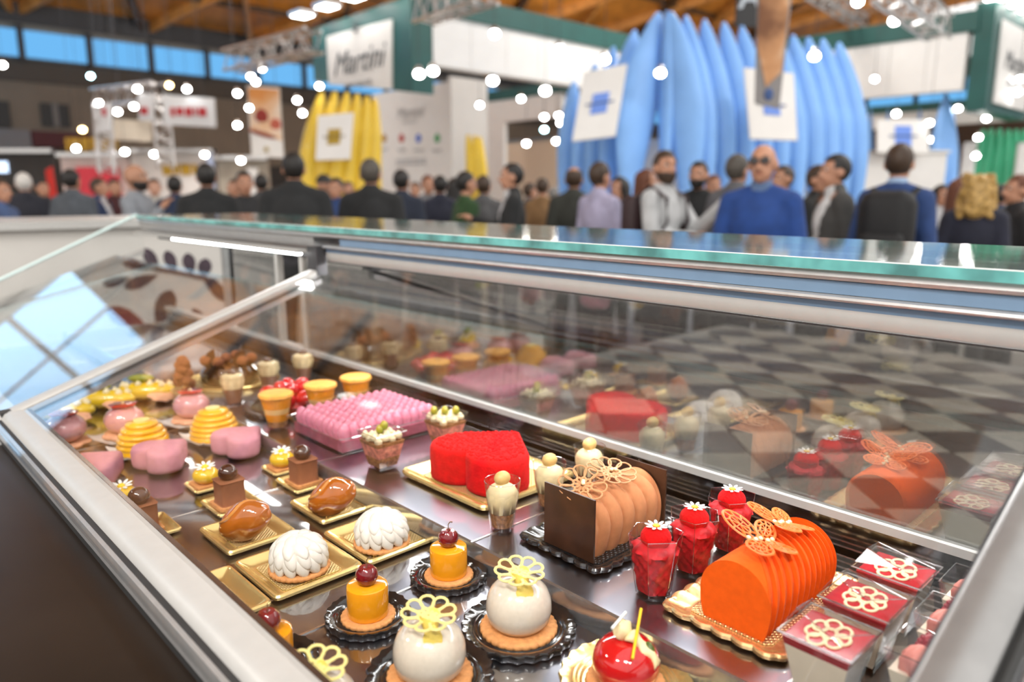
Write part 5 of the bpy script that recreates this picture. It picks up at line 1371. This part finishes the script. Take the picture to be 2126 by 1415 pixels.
# ---------------------------------------------------------------- cream and chocolate cups
cb_ = thing('chocolate_cream_cup', 'x', 'dessert cup', group='chocolate cream cups')
cup_shell(cb_, 24, .0150, .0265, .064)
MB().lathe([(.001, .0048), (.0145, .0048), (.0195, .034), (.001, .034)], 22).build('chocolate_mousse', mat('brown_mousse', (.22, .10, .06), .5, noise=.1), cb_)
MB().lathe([(.001, .0342), (.0195, .0342), (.0235, .050), (.0215, .060), (.012, .064), (.001, .0645)], 40, lambda r, z, a, i: (r * (1 + .05 * math.cos(9 * a)), z)).build('vanilla_cream', m_creamy, cb_)
MB().ell((0, 0, .0665), (.011, .011, .0055), 14, 8).build('chocolate_drop', m_dchoc, cb_)
spread(cb_, [(p, 'vanilla cream cup with chocolate drop, ' + n) for p, n in ((at(486, 838, Z=ZB), 'before the gold round board'), (at(560, 808, Z=ZB), 'middle of three'), (at(631, 790, Z=ZB), 'nearest the rear glass'))])

# ---------------------------------------------------------------- dark chocolate cake on gold round board
gr = round_plate(.105, m_gold, 'round gold board under the dark chocolate cake', name='gold_plate', lobes=2, m2=m_gold_e)
gp2 = at(480, 792, Z=ZB); gr.location = gp2
dk = thing('dark_chocolate_cake', 'dark glossy chocolate cake with chocolate shards far along the case', 'cake', gp2 + Vector((0, 0, .0015)))
MB().lathe([(.03, 0), (.060, .001), (.066, .012), (.064, .030), (.054, .040), (.001, .042)], 44).build('glazed_cake', mat('black_chocolate_glaze', (.012, .007, .005), .1, coat=.8, noise=.2), dk)
for (x, y, a, h) in ((-.035, .02, .3, .036), (-.01, .04, 1.2, .03), (.02, -.01, -.4, .032), (.035, .02, .9, .036)):
    MB().add([(-.014, -.001, 0), (.014, -.001, 0), (.011, -.001, h), (-.009, -.001, h * .8), (-.014, .001, 0), (.014, .001, 0), (.011, .001, h), (-.009, .001, h * .8)],
             [(0, 1, 2, 3), (7, 6, 5, 4), (0, 4, 5, 1), (1, 5, 6, 2), (2, 6, 7, 3), (3, 7, 4, 0)]).build('chocolate_shard', m_plate_choc, dk, (x, y, .040), (0, 0, a), smooth=False)
bl = MB().ell((0, 0, 0), (.013, .013, .012), 16, 10).mesh('chocolate_truffle', m_cocoa)
for (x, y) in ((-.03, -.01), (.0, .02), (.03, .035), (.015, -.035), (-.045, .025), (.045, -.015)): obj('chocolate_truffle', bl, dk, (x, y, .051))
# brown chocolate bubble sweet
bs = thing('chocolate_tower', 'milk chocolate tower of bubbles left of the gold round board', 'cake', at(388, 815, Z=ZB) if False else at(385, 812, Z=ZF))
bs.location = Vector((.545 - .0, 1.70, ZB)) if False else at(384, 812, Z=ZB)
MB().lathe([(.02, 0), (.03, .001), (.03, .006), (.02, .007)], 30).build('gold_disc', m_gold, bs)
rnd = random.Random(9)
for i in range(12):
    a = i * 2.4; r = .013 * (1 - i / 16); MB().ell((r * math.cos(a), r * math.sin(a), .016 + .0048 * i), (.012, .012, .011), 14, 10).build('chocolate_bubble', m_cocoa, bs)
# ================================================================== PEOPLE
def cap_mesh(mb, p0, p1, r0, r1, n=10):
    p0, p1 = Vector(p0), Vector(p1); t = (p1 - p0); L = t.length
    if L < 1e-6: return mb.ell(p0, (r0, r0, r0), n, 6)
    t.normalize(); x = t.orthogonal().normalized(); y = t.cross(x); rings = []
    for k in range(4):
        a = PI / 2 * (1 - k / 3.0); rr = max(r0 * math.cos(a), r0 * .08); c = p0 - t * r0 * math.sin(a)
        rings.append([c + x * rr * math.cos(2 * PI * j / n) + y * rr * math.sin(2 * PI * j / n) for j in range(n)])
    for k in range(4):
        a = PI / 2 * (k / 3.0); rr = max(r1 * math.cos(a), r1 * .08); c = p1 + t * r1 * math.sin(a)
        rings.append([c + x * rr * math.cos(2 * PI * j / n) + y * rr * math.sin(2 * PI * j / n) for j in range(n)])
    return mb.loft(rings)
TMP = bpy.data.scenes.new('workbench')
def fuse(shapes, voxel, name, m, infl=0., smooth=4, cut=None):
    """one continuous skin over overlapping limbs"""
    mb = MB()
    for s in shapes:
        if s[0] == 'c': cap_mesh(mb, s[1], s[2], s[3] + infl, s[4] + infl)
        else: mb.ell(s[1], tuple(q + infl for q in s[2]), 16, 10, s[3] if len(s) > 3 else None)
    me = mb.mesh(name, None); o = bpy.data.objects.new(name, me); TMP.collection.objects.link(o)
    r = o.modifiers.new('r', 'REMESH'); r.mode = 'VOXEL'; r.voxel_size = voxel; r.use_smooth_shade = True
    if smooth: q = o.modifiers.new('s', 'SMOOTH'); q.iterations = smooth; q.factor = .5
    vl = TMP.view_layers[0]; vl.update(); dg = vl.depsgraph
    res = bpy.data.meshes.new_from_object(o.evaluated_get(dg))
    bpy.data.objects.remove(o); bpy.data.meshes.remove(me)
    if cut:
        bm = bmesh.new(); bm.from_mesh(res)
        bmesh.ops.delete(bm, geom=[f for f in bm.faces if cut(f.calc_center_median())], context='FACES')
        bm.to_mesh(res); bm.free()
    res.materials.clear(); res.materials.append(m); res.name = name
    return res
SKIN = [mat('skin_fair', (.60, .33, .23), .5, noise=.06, nscale=20), mat('skin_tan', (.48, .24, .15), .5, noise=.06, nscale=20), mat('skin_olive', (.40, .20, .12), .5, noise=.06, nscale=20)]
HAIR = {'black': mat('black_hair', (.010, .008, .007), .55, noise=.3, nscale=60), 'brown': mat('brown_hair', (.045, .024, .012), .55, noise=.3, nscale=60), 'grey': mat('grey_hair', (.22, .21, .20), .6, noise=.3, nscale=60),
        'white': mat('white_hair', (.62, .60, .57), .6, noise=.15, nscale=60), 'blond': mat('blond_hair', (.42, .26, .075), .5, noise=.35, nscale=40), 'auburn': mat('auburn_hair', (.12, .035, .012), .55, noise=.3, nscale=50), 'dkgrey': mat('grizzled_hair', (.07, .06, .05), .6, noise=.5, nscale=60)}
CL = {}
def cloth(col):
    k = 'cloth_%.2f_%.2f_%.2f' % col
    return mat(k, col, .85, noise=.14, nscale=12, sheen=.04)
m_eye = mat('eye_white', (.7, .68, .65), .3, noise=.02); m_iris = mat('dark_iris', (.02, .012, .008), .2, noise=.1)
m_lip = mat('lips', (.38, .13, .10), .5, noise=.05); m_shoe = mat('dark_leather', (.02, .016, .013), .4, noise=.2)
POSE = {   # right elbow, right wrist, left elbow, left wrist (person's own frame: +x right hand side, +y ahead)
    'down': ((.215, -.04, 1.13), (.223, .05, .88), (-.215, -.04, 1.13), (-.223, .05, .88)),
    'front': ((.223, .02, 1.13), (.10, .25, 1.10), (-.223, .02, 1.13), (-.10, .26, 1.08)),
    'crossed': ((.215, .06, 1.14), (-.10, .21, 1.16), (-.215, .06, 1.14), (.12, .23, 1.12)),
    'chin': ((.206, .12, 1.14), (.06, .24, 1.36), (-.215, .08, 1.12), (.10, .24, 1.10)),
    'gesture': ((.223, .10, 1.16), (.206, .34, 1.26), (-.223, .04, 1.12), (-.05, .26, 1.10)),
    'raise': ((.215, .06, 1.14), (-.07, .23, 1.15), (-.215, .16, 1.18), (-.13, .44, 1.40)),
    'hip': ((.258, -.06, 1.14), (.16, .16, .98), (-.223, -.02, 1.13), (-.215, .08, .88)),
    'phone': ((.223, .04, 1.13), (.08, .27, 1.20), (-.215, .0, 1.12), (-.215, .10, .90)),
    'face': ((.223, .10, 1.20), (.10, .16, 1.52), (-.215, .0, 1.12), (-.215, .10, .90)),
}
def hand(sh, w, e, k):
    w, e = Vector(w), Vector(e); d = (w - e).normalized(); s = d.cross(Vector((0, 0, 1)))
    s = s.normalized() if s.length > .1 else Vector((1, 0, 0)); u = s.cross(d)
    pc = w + d * .045
    sh.append(('c', w - d * .01, w + d * .075, .026, .030)); sh.append(('c', w + d * .03 + s * .018, w + d * .07 + s * .020, .018, .016)); sh.append(('c', w + d * .03 - s * .018, w + d * .07 - s * .020, .018, .016))
    for i, (o, L) in enumerate(((-.027, .068), (-.009, .080), (.009, .078), (.026, .060))):
        b = w + d * .082 + s * o; m = b + d * L * .55 - u * .008; t = m + (d * .75 - u * .65) * L * .5
        sh.append(('c', b, m, .0105, .0098)); sh.append(('c', m, t, .0098, .0085))
    b = w + d * .03 + s * .028; m = b + (d * .6 + s * .8) * .036; sh.append(('c', b, m, .013, .0115)); sh.append(('c', m, m + (d * .95 + s * .2 - u * .2) * .03, .0115, .0095))
def person(px, ytop, d, face, label, top, pants=(.03, .03, .035), hair='brown', style='short', skin=1, pose='down', kind='jacket', shirt=None, beard=None, glasses=False, lean=0., wide=1., head_turn=0.):
    hp = at(px, ytop, d=d); Hh = hp.z; k = Hh / 1.755
    bearing = Vector((hp.x, hp.y, 0)).normalized(); right = Vector((bearing.y, -bearing.x, 0))
    f = math.radians(face); dr = -bearing * math.cos(f) + right * math.sin(f)
    rz = math.atan2(-dr.x, dr.y)
    near = d < 6.2
    vb, vc = (.0105, .016) if near else (.014, .021)
    W = wide
    re, rw, le, lw = [Vector((p[0] * (W if abs(p[0]) > .19 else 1), p[1], p[2])) for p in POSE[pose]]
    arms = [('c', (.165 * W, 0, 1.420), re, .052, .041), ('c', re, rw, .040, .028), ('c', (-.165 * W, 0, 1.420), le, .052, .041), ('c', le, lw, .040, .028)]
    torso = [('e', (0, 0, 1.28), (.165 * W, .105 * W, .19)), ('e', (0, .01, 1.08), (.145 * W, .105 * W, .17)), ('e', (0, 0, .95), (.165 * W, .115 * W, .13)), ('c', (-.145 * W, 0, 1.420), (.145 * W, 0, 1.420), .055, .055), ('c', (-.04, -.01, 1.475), (-.14 * W, -.005, 1.430), .045, .050), ('c', (.04, -.01, 1.475), (.14 * W, -.005, 1.430), .045, .050), ('e', (0, -.01, 1.44), (.11, .07, .06))]
    legs = [('c', (.092, 0, .93), (.10, .015, .50), .088, .058), ('c', (.10, .015, .50), (.105, -.015, .10), .056, .038), ('c', (-.092, 0, .93), (-.105, .03, .50), .088, .058), ('c', (-.105, .03, .50), (-.115, .01, .10), .056, .038)]
    feet = [('c', (.105, -.03, .045), (.125, .14, .035), .043, .036), ('c', (-.115, -.005, .045), (-.135, .165, .035), .043, .036)]
    HR = Matrix.Rotation(head_turn, 3, 'Z')
    hc = Vector((0, .012, 1.635))
    def hd(p): return HR @ (Vector(p) - hc) + hc
    head = [('e', hd((0, .0, 1.655)), (.076, .096, .098), HR), ('e', hd((0, .032, 1.590)), (.060, .068, .066), HR), ('e', hd((0, .060, 1.552)), (.032, .034, .024), HR), ('c', (0, -.012, 1.44), (0, .004, 1.585), .056, .052),
            ('c', hd((0, .096, 1.648)), hd((0, .117, 1.612)), .010, .0155), ('c', hd((-.014, .104, 1.608)), hd((.014, .104, 1.608)), .011, .011), ('e', hd((0, .094, 1.675)), (.050, .014, .012), HR),
            ('e', hd((.079, -.004, 1.628)), (.012, .024, .034), HR), ('e', hd((-.079, -.004, 1.628)), (.012, .024, .034), HR)]
    body = torso + arms + legs + feet + head
    hand(body, rw, re, 1); hand(body, lw, le, -1)
    o = obj('person', fuse(body, vb, 'person', SKIN[skin], smooth=3), None, (hp.x, hp.y, 0), (0, 0, rz))
    o.scale = (k, k, k); tag(o, label, 'person', 'people in the hall')
    if lean: o.rotation_euler = Euler((0, 0, rz)); o.rotation_euler[0] = 0
    mt = cloth(top)
    hem = .80 if kind in ('jacket', 'blazer', 'coat') else .90
    tr = [s for s in torso if True]
    tor2 = [('e', (0, 0, 1.28), (.168 * W, .110 * W, .19)), ('e', (0, .01, 1.08), (.152 * W, .112 * W, .18)), ('c', (-.145 * W, 0, 1.420), (.145 * W, 0, 1.420), .055, .055), ('c', (-.04, -.01, 1.475), (-.14 * W, -.005, 1.430), .042, .048), ('c', (.04, -.01, 1.475), (.14 * W, -.005, 1.430), .042, .048), ('c', (-.06, 0, hem + .06), (.06, 0, hem + .06), .118 * W, .118 * W), ('c', (-.05, 0, 1.05), (.05, 0, hem + .10), .115 * W, .118 * W)]
    slv = [('c', (.165 * W, 0, 1.420), re, .054, .044), ('c', re, rw - (rw - re).normalized() * .012, .042, .032), ('c', (-.165 * W, 0, 1.420), le, .054, .044), ('c', le, lw - (lw - le).normalized() * .012, .042, .032)]
    inf = .020 if kind in ('jacket', 'blazer', 'coat') else .012
    if kind == 'blazer':
        cut = lambda c: c.y > .03 and abs(c.x) < .015 + .10 * max(0, (c.z - 1.06) / .42) and c.z > 1.06
    else: cut = lambda c: False
    nk = [('c', (0, -.014, 1.45), (0, -.008, 1.495), .068, .064)] if kind in ('jacket', 'coat', 'blazer', 'shirt') else [('c', (0, -.012, 1.44), (0, -.010, 1.478), .070, .066)]
    cb = obj('jacket' if kind in ('jacket', 'blazer', 'coat') else 'sweater' if kind == 'sweater' else 'shirt', fuse(tor2 + slv + nk, vc, 'upper_garment', mt, inf, 3, cut), o)
    if shirt:
        sm = cloth(shirt)
        sh = [('e', (0, .004, 1.28), (.160, .108, .18)), ('e', (0, .012, 1.10), (.14, .108, .15)), ('c', (0, -.010, 1.44), (0, -.004, 1.505), .063, .060)]
        obj('shirt', fuse(sh, vc, 'shirt', sm, .012, 2), o)
    obj('trousers', fuse(legs + [('e', (0, 0, .95), (.168 * W, .118 * W, .13))], vc, 'trousers', cloth(pants), .018, 3), o)
    for s in feet: obj('shoe', fuse([s], .016, 'shoe', m_shoe, .012, 2), o)
    if style != 'bald':
        hs = [('e', hd((0, -.006, 1.662)), (.083, .104, .104), HR)]
        fr = HR @ Vector((0, 1, 0))
        def hcut(c):
            q = HR.inverted() @ (c - hc) + hc
            return (q.y > .045 and q.z < 1.715) or (q.y > -.005 and q.z < 1.665) or q.z < 1.57
        if style == 'long': hs += [('c', hd((0, -.055, 1.66)), hd((0, -.075, 1.43)), .085, .080), ('c', hd((.06, -.02, 1.66)), hd((.075, -.02, 1.46)), .035, .035), ('c', hd((-.06, -.02, 1.66)), hd((-.075, -.02, 1.46)), .035, .035)]; hcut0 = hcut; hcut = lambda c: (HR.inverted() @ (c - hc) + hc).y > .05 and c.z < 1.715
        if style == 'curly':
            rr = random.Random(4); hcut = lambda c: (HR.inverted() @ (c - hc) + hc).y > .07 and c.z < 1.71
            hs += [('c', hd((0, -.045, 1.66)), hd((0, -.06, 1.50)), .085, .085)]
            for i in range(120):
                a = rr.uniform(.35, 2.0 * PI - .35) + PI / 2; z = rr.uniform(1.44, 1.76); q = .085 + .035 * math.sin((1.78 - z) * 5)
                hs.append(('e', hd((q * math.cos(a), q * math.sin(a) - .012, z)), (.023, .023, .023)))
        if style == 'cap': hs = [('e', hd((0, .0, 1.675)), (.087, .106, .098), HR), ('e', hd((0, .11, 1.70)), (.065, .06, .010), HR)]; hcut = lambda c: c.z < 1.675
        if style == 'receding': hcut0 = hcut; hcut = lambda c: hcut0(c) or (c.z > 1.72)
        ho = obj('hair' if style != 'cap' else 'cap', fuse(hs, .010 if style == 'curly' else .012 if near else .016, 'hair', HAIR[hair], .003, 1 if style == 'curly' else 2, hcut), o)
    if beard:
        def bcut(c):
            q = HR.inverted() @ (c - hc) + hc
            return q.z > 1.605 or q.y < .0 or (q.z > 1.565 and q.y > .085 and abs(q.x) < .02 and False)
        obj('beard', fuse([('e', hd((0, .034, 1.590)), (.063, .072, .068), HR), ('e', hd((0, .062, 1.552)), (.036, .038, .028), HR)], .010, 'beard', HAIR[beard], .006, 2, bcut), o)
    if abs(face) < 130:
        for s in (-1, 1):
            e = MB().ell((0, 0, 0), (.0125, .0095, .0085), 10, 8).build('eye', m_eye, o, hd((s * .030, .086, 1.655)), (0, 0, head_turn))
            MB().ell((0, .0085, 0), (.0052, .0025, .0052), 8, 6).build('iris', m_iris, e)
            MB().tube([(-.016, 0, -.002), (0, .005, .003), (.016, 0, 0)], .0035, 6).build('eyebrow', HAIR['brown' if hair == 'bald' else hair], o, hd((s * .031, .097, 1.679)), (0, 0, head_turn))
        MB().tube([(-.022, -.006, 0), (-.008, .003, .002), (.008, .003, .002), (.022, -.006, 0)], [.003, .0055, .0055, .003], 6).build('mouth', m_lip, o, hd((0, .094, 1.578)), (0, 0, head_turn))
    if glasses:
        g = MB()
        for s in (-1, 1): g.tube(loop((s * .033, 0), .026, .018, 0, 0), .0028, 6, True)
        g.tube([(-.008, 0, .002), (.008, 0, .002)], .0025, 6)
        go = g.build('glasses', m_black, o, hd((0, .112, 1.655)), Euler((PI / 2, 0, head_turn)))
        MB().ell((-.033, 0, 0), (.024, .016, .0012), 12, 6).ell((.033, 0, 0), (.024, .016, .0012), 12, 6).build('lens', mat('smoked_lens', (.03, .025, .025), .1, coat=.5), go)
        for s in (-1, 1): MB().tube([(s * .059, 0, -.002), (s * .079, 0, -.10)], .0022, 6).build('temple', m_black, go)
    return o, rz, k
NAVY, BLK, CHAR, GRY = (.012, .018, .045), (.010, .010, .011), (.045, .045, .047), (.12, .125, .13)
# far and middle crowd, left to right
person(-6, 372, 6.5, 60, 'person in denim blue jacket cut by the left edge', (.06, .10, .22), hair='brown', pose='down')
person(47, 360, 8.0, 175, 'white haired person in dark navy jacket at the far left', (.015, .016, .025), hair='white', skin=0, wide=1.1)
person(86, 374, 9.5, 30, 'dark jacketed person behind the white haired one', CHAR, hair='black', pose='front')
person(146, 352, 7.6, 150, 'dark haired person in slate grey suit jacket at left', (.07, .08, .095), hair='black', kind='jacket')
person(204, 370, 8.6, 70, 'person in dark blue jacket looking down, left side', (.012, .028, .085), hair='brown', pose='phone', kind='blazer', shirt=(.5, .5, .52))
person(236, 372, 9.5, 20, 'person in black with red scarf beside the dark blue jacket', (.05, .01, .012), hair='black', pose='front')
person(277, 341, 6.4, 62, 'bald person in light grey sweater with hand at chin', (.24, .26, .29), hair='bald', style='bald', skin=2, pose='chin', kind='sweater', beard='black', pants=(.03, .035, .05))
person(319, 371, 9.0, 0, 'pale clothed person behind the bald person in grey sweater', (.45, .42, .38), hair='brown', pose='front', skin=0)
person(361, 366, 8.2, 170, 'dark haired person in navy jacket beside the black jacket', (.014, .025, .06), hair='black')
person(426, 340, 6.3, 178, 'person in black jacket seen from behind, under the white stand', (.011, .012, .013), hair='black', wide=1.12)
person(487, 372, 9.4, -60, 'person in rust brown top under the beige stand', (.16, .035, .015), hair='brown', pose='front', kind='sweater')
person(506, 356, 7.0, 10, 'dark haired person in black top facing this way, under the beige stand', (.02, .02, .022), hair='black', pose='front', kind='sweater')
person(541, 362, 8.8, -170, 'dark haired person in charcoal behind the tall black jacket', CHAR, hair='black')
person(608, 318, 5.6, 176, 'tall broad person in black jacket seen from behind, by the yellow fins', (.010, .010, .011), hair='black', wide=1.18)
person(672, 364, 8.0, 140, 'person in white and blue top with dark cap under the yellow fins', (.42, .43, .45), hair='black', style='cap', kind='sweater')
person(697, 370, 7.6, -30, 'person in blue jacket under the yellow fins', (.02, .05, .16), hair='black', pose='down')
person(722, 377, 9.5, 0, 'person in black suit and white shirt far under the yellow fins', BLK, hair='brown', kind='blazer', shirt=(.6, .6, .6))
person(768, 331, 5.9, 168, 'person in black jacket with short grizzled hair seen from behind', (.012, .013, .012), hair='dkgrey', wide=1.15)
person(833, 353, 7.2, 160, 'dark haired person in navy suit under the information wall', (.016, .022, .04), hair='black', kind='jacket')
person(862, 378, 10.5, -20, 'far person in pale blue shirt under the information wall', (.25, .30, .38), hair='brown', kind='shirt')
person(888, 364, 9.0, 20, 'far person in grey top under the green mark', (.16, .16, .17), hair='auburn', kind='sweater', pose='front')
person(913, 365, 8.0, -165, 'person in dark navy jacket right of the information wall', (.013, .015, .03), hair='black')
person(943, 370, 8.4, 165, 'dark haired person in dusty pink behind the green sweater', (.22, .14, .14), hair='black', style='long')
person(967, 357, 6.9, 115, 'person in green sweater under the small yellow fins', (.022, .062, .018), hair='black', kind='sweater', pose='down')
person(1004, 365, 7.6, 165, 'person in mid grey jacket right of the green sweater', (.085, .085, .09), hair='brown')
person(1063, 340, 6.4, -85, 'person in black suit facing left with a hand out, before the doorway', (.009, .009, .010), hair='black', kind='blazer', shirt=(.55, .56, .58), pose='gesture')
person(1100, 380, 9.5, 120, 'person in blue grey jacket before the doorway', (.05, .065, .085), hair='brown')
person(1126, 370, 8.8, 175, 'person in ochre sweater before the doorway', (.20, .11, .045), hair='brown', kind='sweater')
person(1150, 388, 10.6, 160, 'person in pale grey far before the blue fins', (.20, .20, .21), hair='grey')
person(1192, 346, 6.7, 172, 'person in dark olive jacket seen from behind, under the left placard', (.030, .032, .026), hair='brown', style='receding')
person(1246, 338, 6.1, 135, 'person in lilac shirt seen from behind under the left placard', (.36, .34, .48), hair='brown', kind='shirt', pose='phone', pants=(.012, .013, .022))
person(1286, 368, 7.2, -40, 'long dark haired person in dark top beside the lilac shirt', (.05, .045, .045), hair='black', style='long', pose='front', kind='sweater')
person(1343, 352, 8.2, 80, 'auburn haired person behind the white long sleeved top', (.16, .16, .17), hair='auburn', style='long')
person(1380, 314, 5.4, 55, 'bearded person in white long sleeved top with backpack straps, hand raised', (.46, .47, .48), hair='brown', kind='sweater', pose='raise', beard='brown', skin=1, head_turn=-.45, pants=(.015, .015, .017))
person(1452, 336, 6.4, -15, 'person in black with thick dark beard between white top and blue sweater', (.014, .014, .015), hair='black', pose='front', beard='black', kind='sweater')
person(1482, 364, 7.6, 20, 'person in dark clothes far behind the raised hand', (.05, .05, .055), hair='auburn')
person(1532, 322, 5.7, 150, 'person with grizzled brown hair behind the blue sweater', (.10, .10, .11), hair='dkgrey')
person(1587, 299, 4.4, -12, 'bald person in royal blue sweater with dark glasses', (.012, .050, .215), hair='bald', style='bald', kind='sweater', pose='front', glasses=True, shirt=(.10, .16, .30), skin=1, wide=1.1, pants=(.02, .02, .03))
person(1628, 345, 6.6, -50, 'person in black with hand at the face behind the blue sweater', (.012, .012, .013), hair='brown', pose='face')
person(1702, 344, 5.9, 60, 'person in black jacket left of the charcoal blazer', (.014, .014, .015), hair='brown', pose='front')
person(1738, 322, 5.2, -65, 'dark haired person in charcoal blazer and white shirt looking down', (.055, .054, .052), hair='black', kind='blazer', shirt=(.62, .63, .64), pose='down')
bp_o, bp_rz, bp_k = person(1871, 300, 4.7, 170, 'person in blue sweater wearing a black backpack', (.022, .050, .16), hair='brown', kind='sweater', shirt=(.30, .42, .60), pants=(.02, .025, .05))
person(1957, 384, 7.0, 30, 'dark haired person in white under the small blue fins', (.5, .5, .52), hair='black', style='long')
person(2004, 368, 6.0, 120, 'brown haired person in plum top beside the blond curls', (.09, .03, .05), hair='auburn', style='long')
person(2034, 364, 5.2, 175, 'person with blond curls in dark navy jacket seen from behind', (.012, .012, .030), hair='blond', style='curly', skin=0)
person(2080, 384, 6.8, 150, 'person in denim jacket right of the blond curls', (.035, .055, .10), hair='black')
person(2118, 364, 5.4, -60, 'person in dark jacket at the right edge', (.02, .02, .022), hair='auburn')
# backpack worn by the blue sweater, straps on the white top
def local(o, p): return o.location + Matrix.Rotation(o.rotation_euler[2], 3, 'Z') @ (Vector(p) * o.scale[0])
bk = thing('backpack', 'black backpack on the back of the blue sweater', 'backpack', local(bp_o, (0, -.235, .95)), bp_rz)
MB().prism(rrect(.33, .20, .095, 64), 0, .52, bev=.085).build('main_pouch', mat('black_nylon', (.006, .006, .007), .7, noise=.2, nscale=40), bk, ang=70)
MB().prism(rrect(.25, .09, .042, 48), .05, .27, bev=.04).build('front_pocket', mat('black_nylon', (.010, .010, .011), .6), bk, (0, -.11, 0), ang=70)
for s in (-1, 1): MB().tube([(s * .10, .08, .46), (s * .125, .20, .535), (s * .13, .34, .47), (s * .14, .355, .30), (s * .15, .25, .12), (s * .13, .09, .06)], .022, 8, flat=.35).build('strap', mat('black_nylon', (.01, .01, .011), .6), bk)
w_o = [o for o in C.objects if o.get('label', '').startswith('bearded person in white')][0]
st_ = thing('backpack', 'dark backpack straps over the white long sleeved top', 'backpack', local(w_o, (0, -.22, 1.0)), w_o.rotation_euler[2])
MB().prism(rrect(.30, .15, .06, 48), 0, .44, bev=.04).build('main_pouch', mat('maroon_nylon', (.03, .012, .014), .6, noise=.2), st_, ang=70)
for s in (-1, 1): MB().tube([(s * .10, .07, .42), (s * .12, .19, .51), (s * .125, .34, .42), (s * .13, .355, .25), (s * .15, .25, .10), (s * .12, .07, .05)], .022, 8, flat=.4).build('strap', mat('maroon_nylon', (.03, .012, .014), .6), st_)

bpy.data.scenes.remove(TMP)
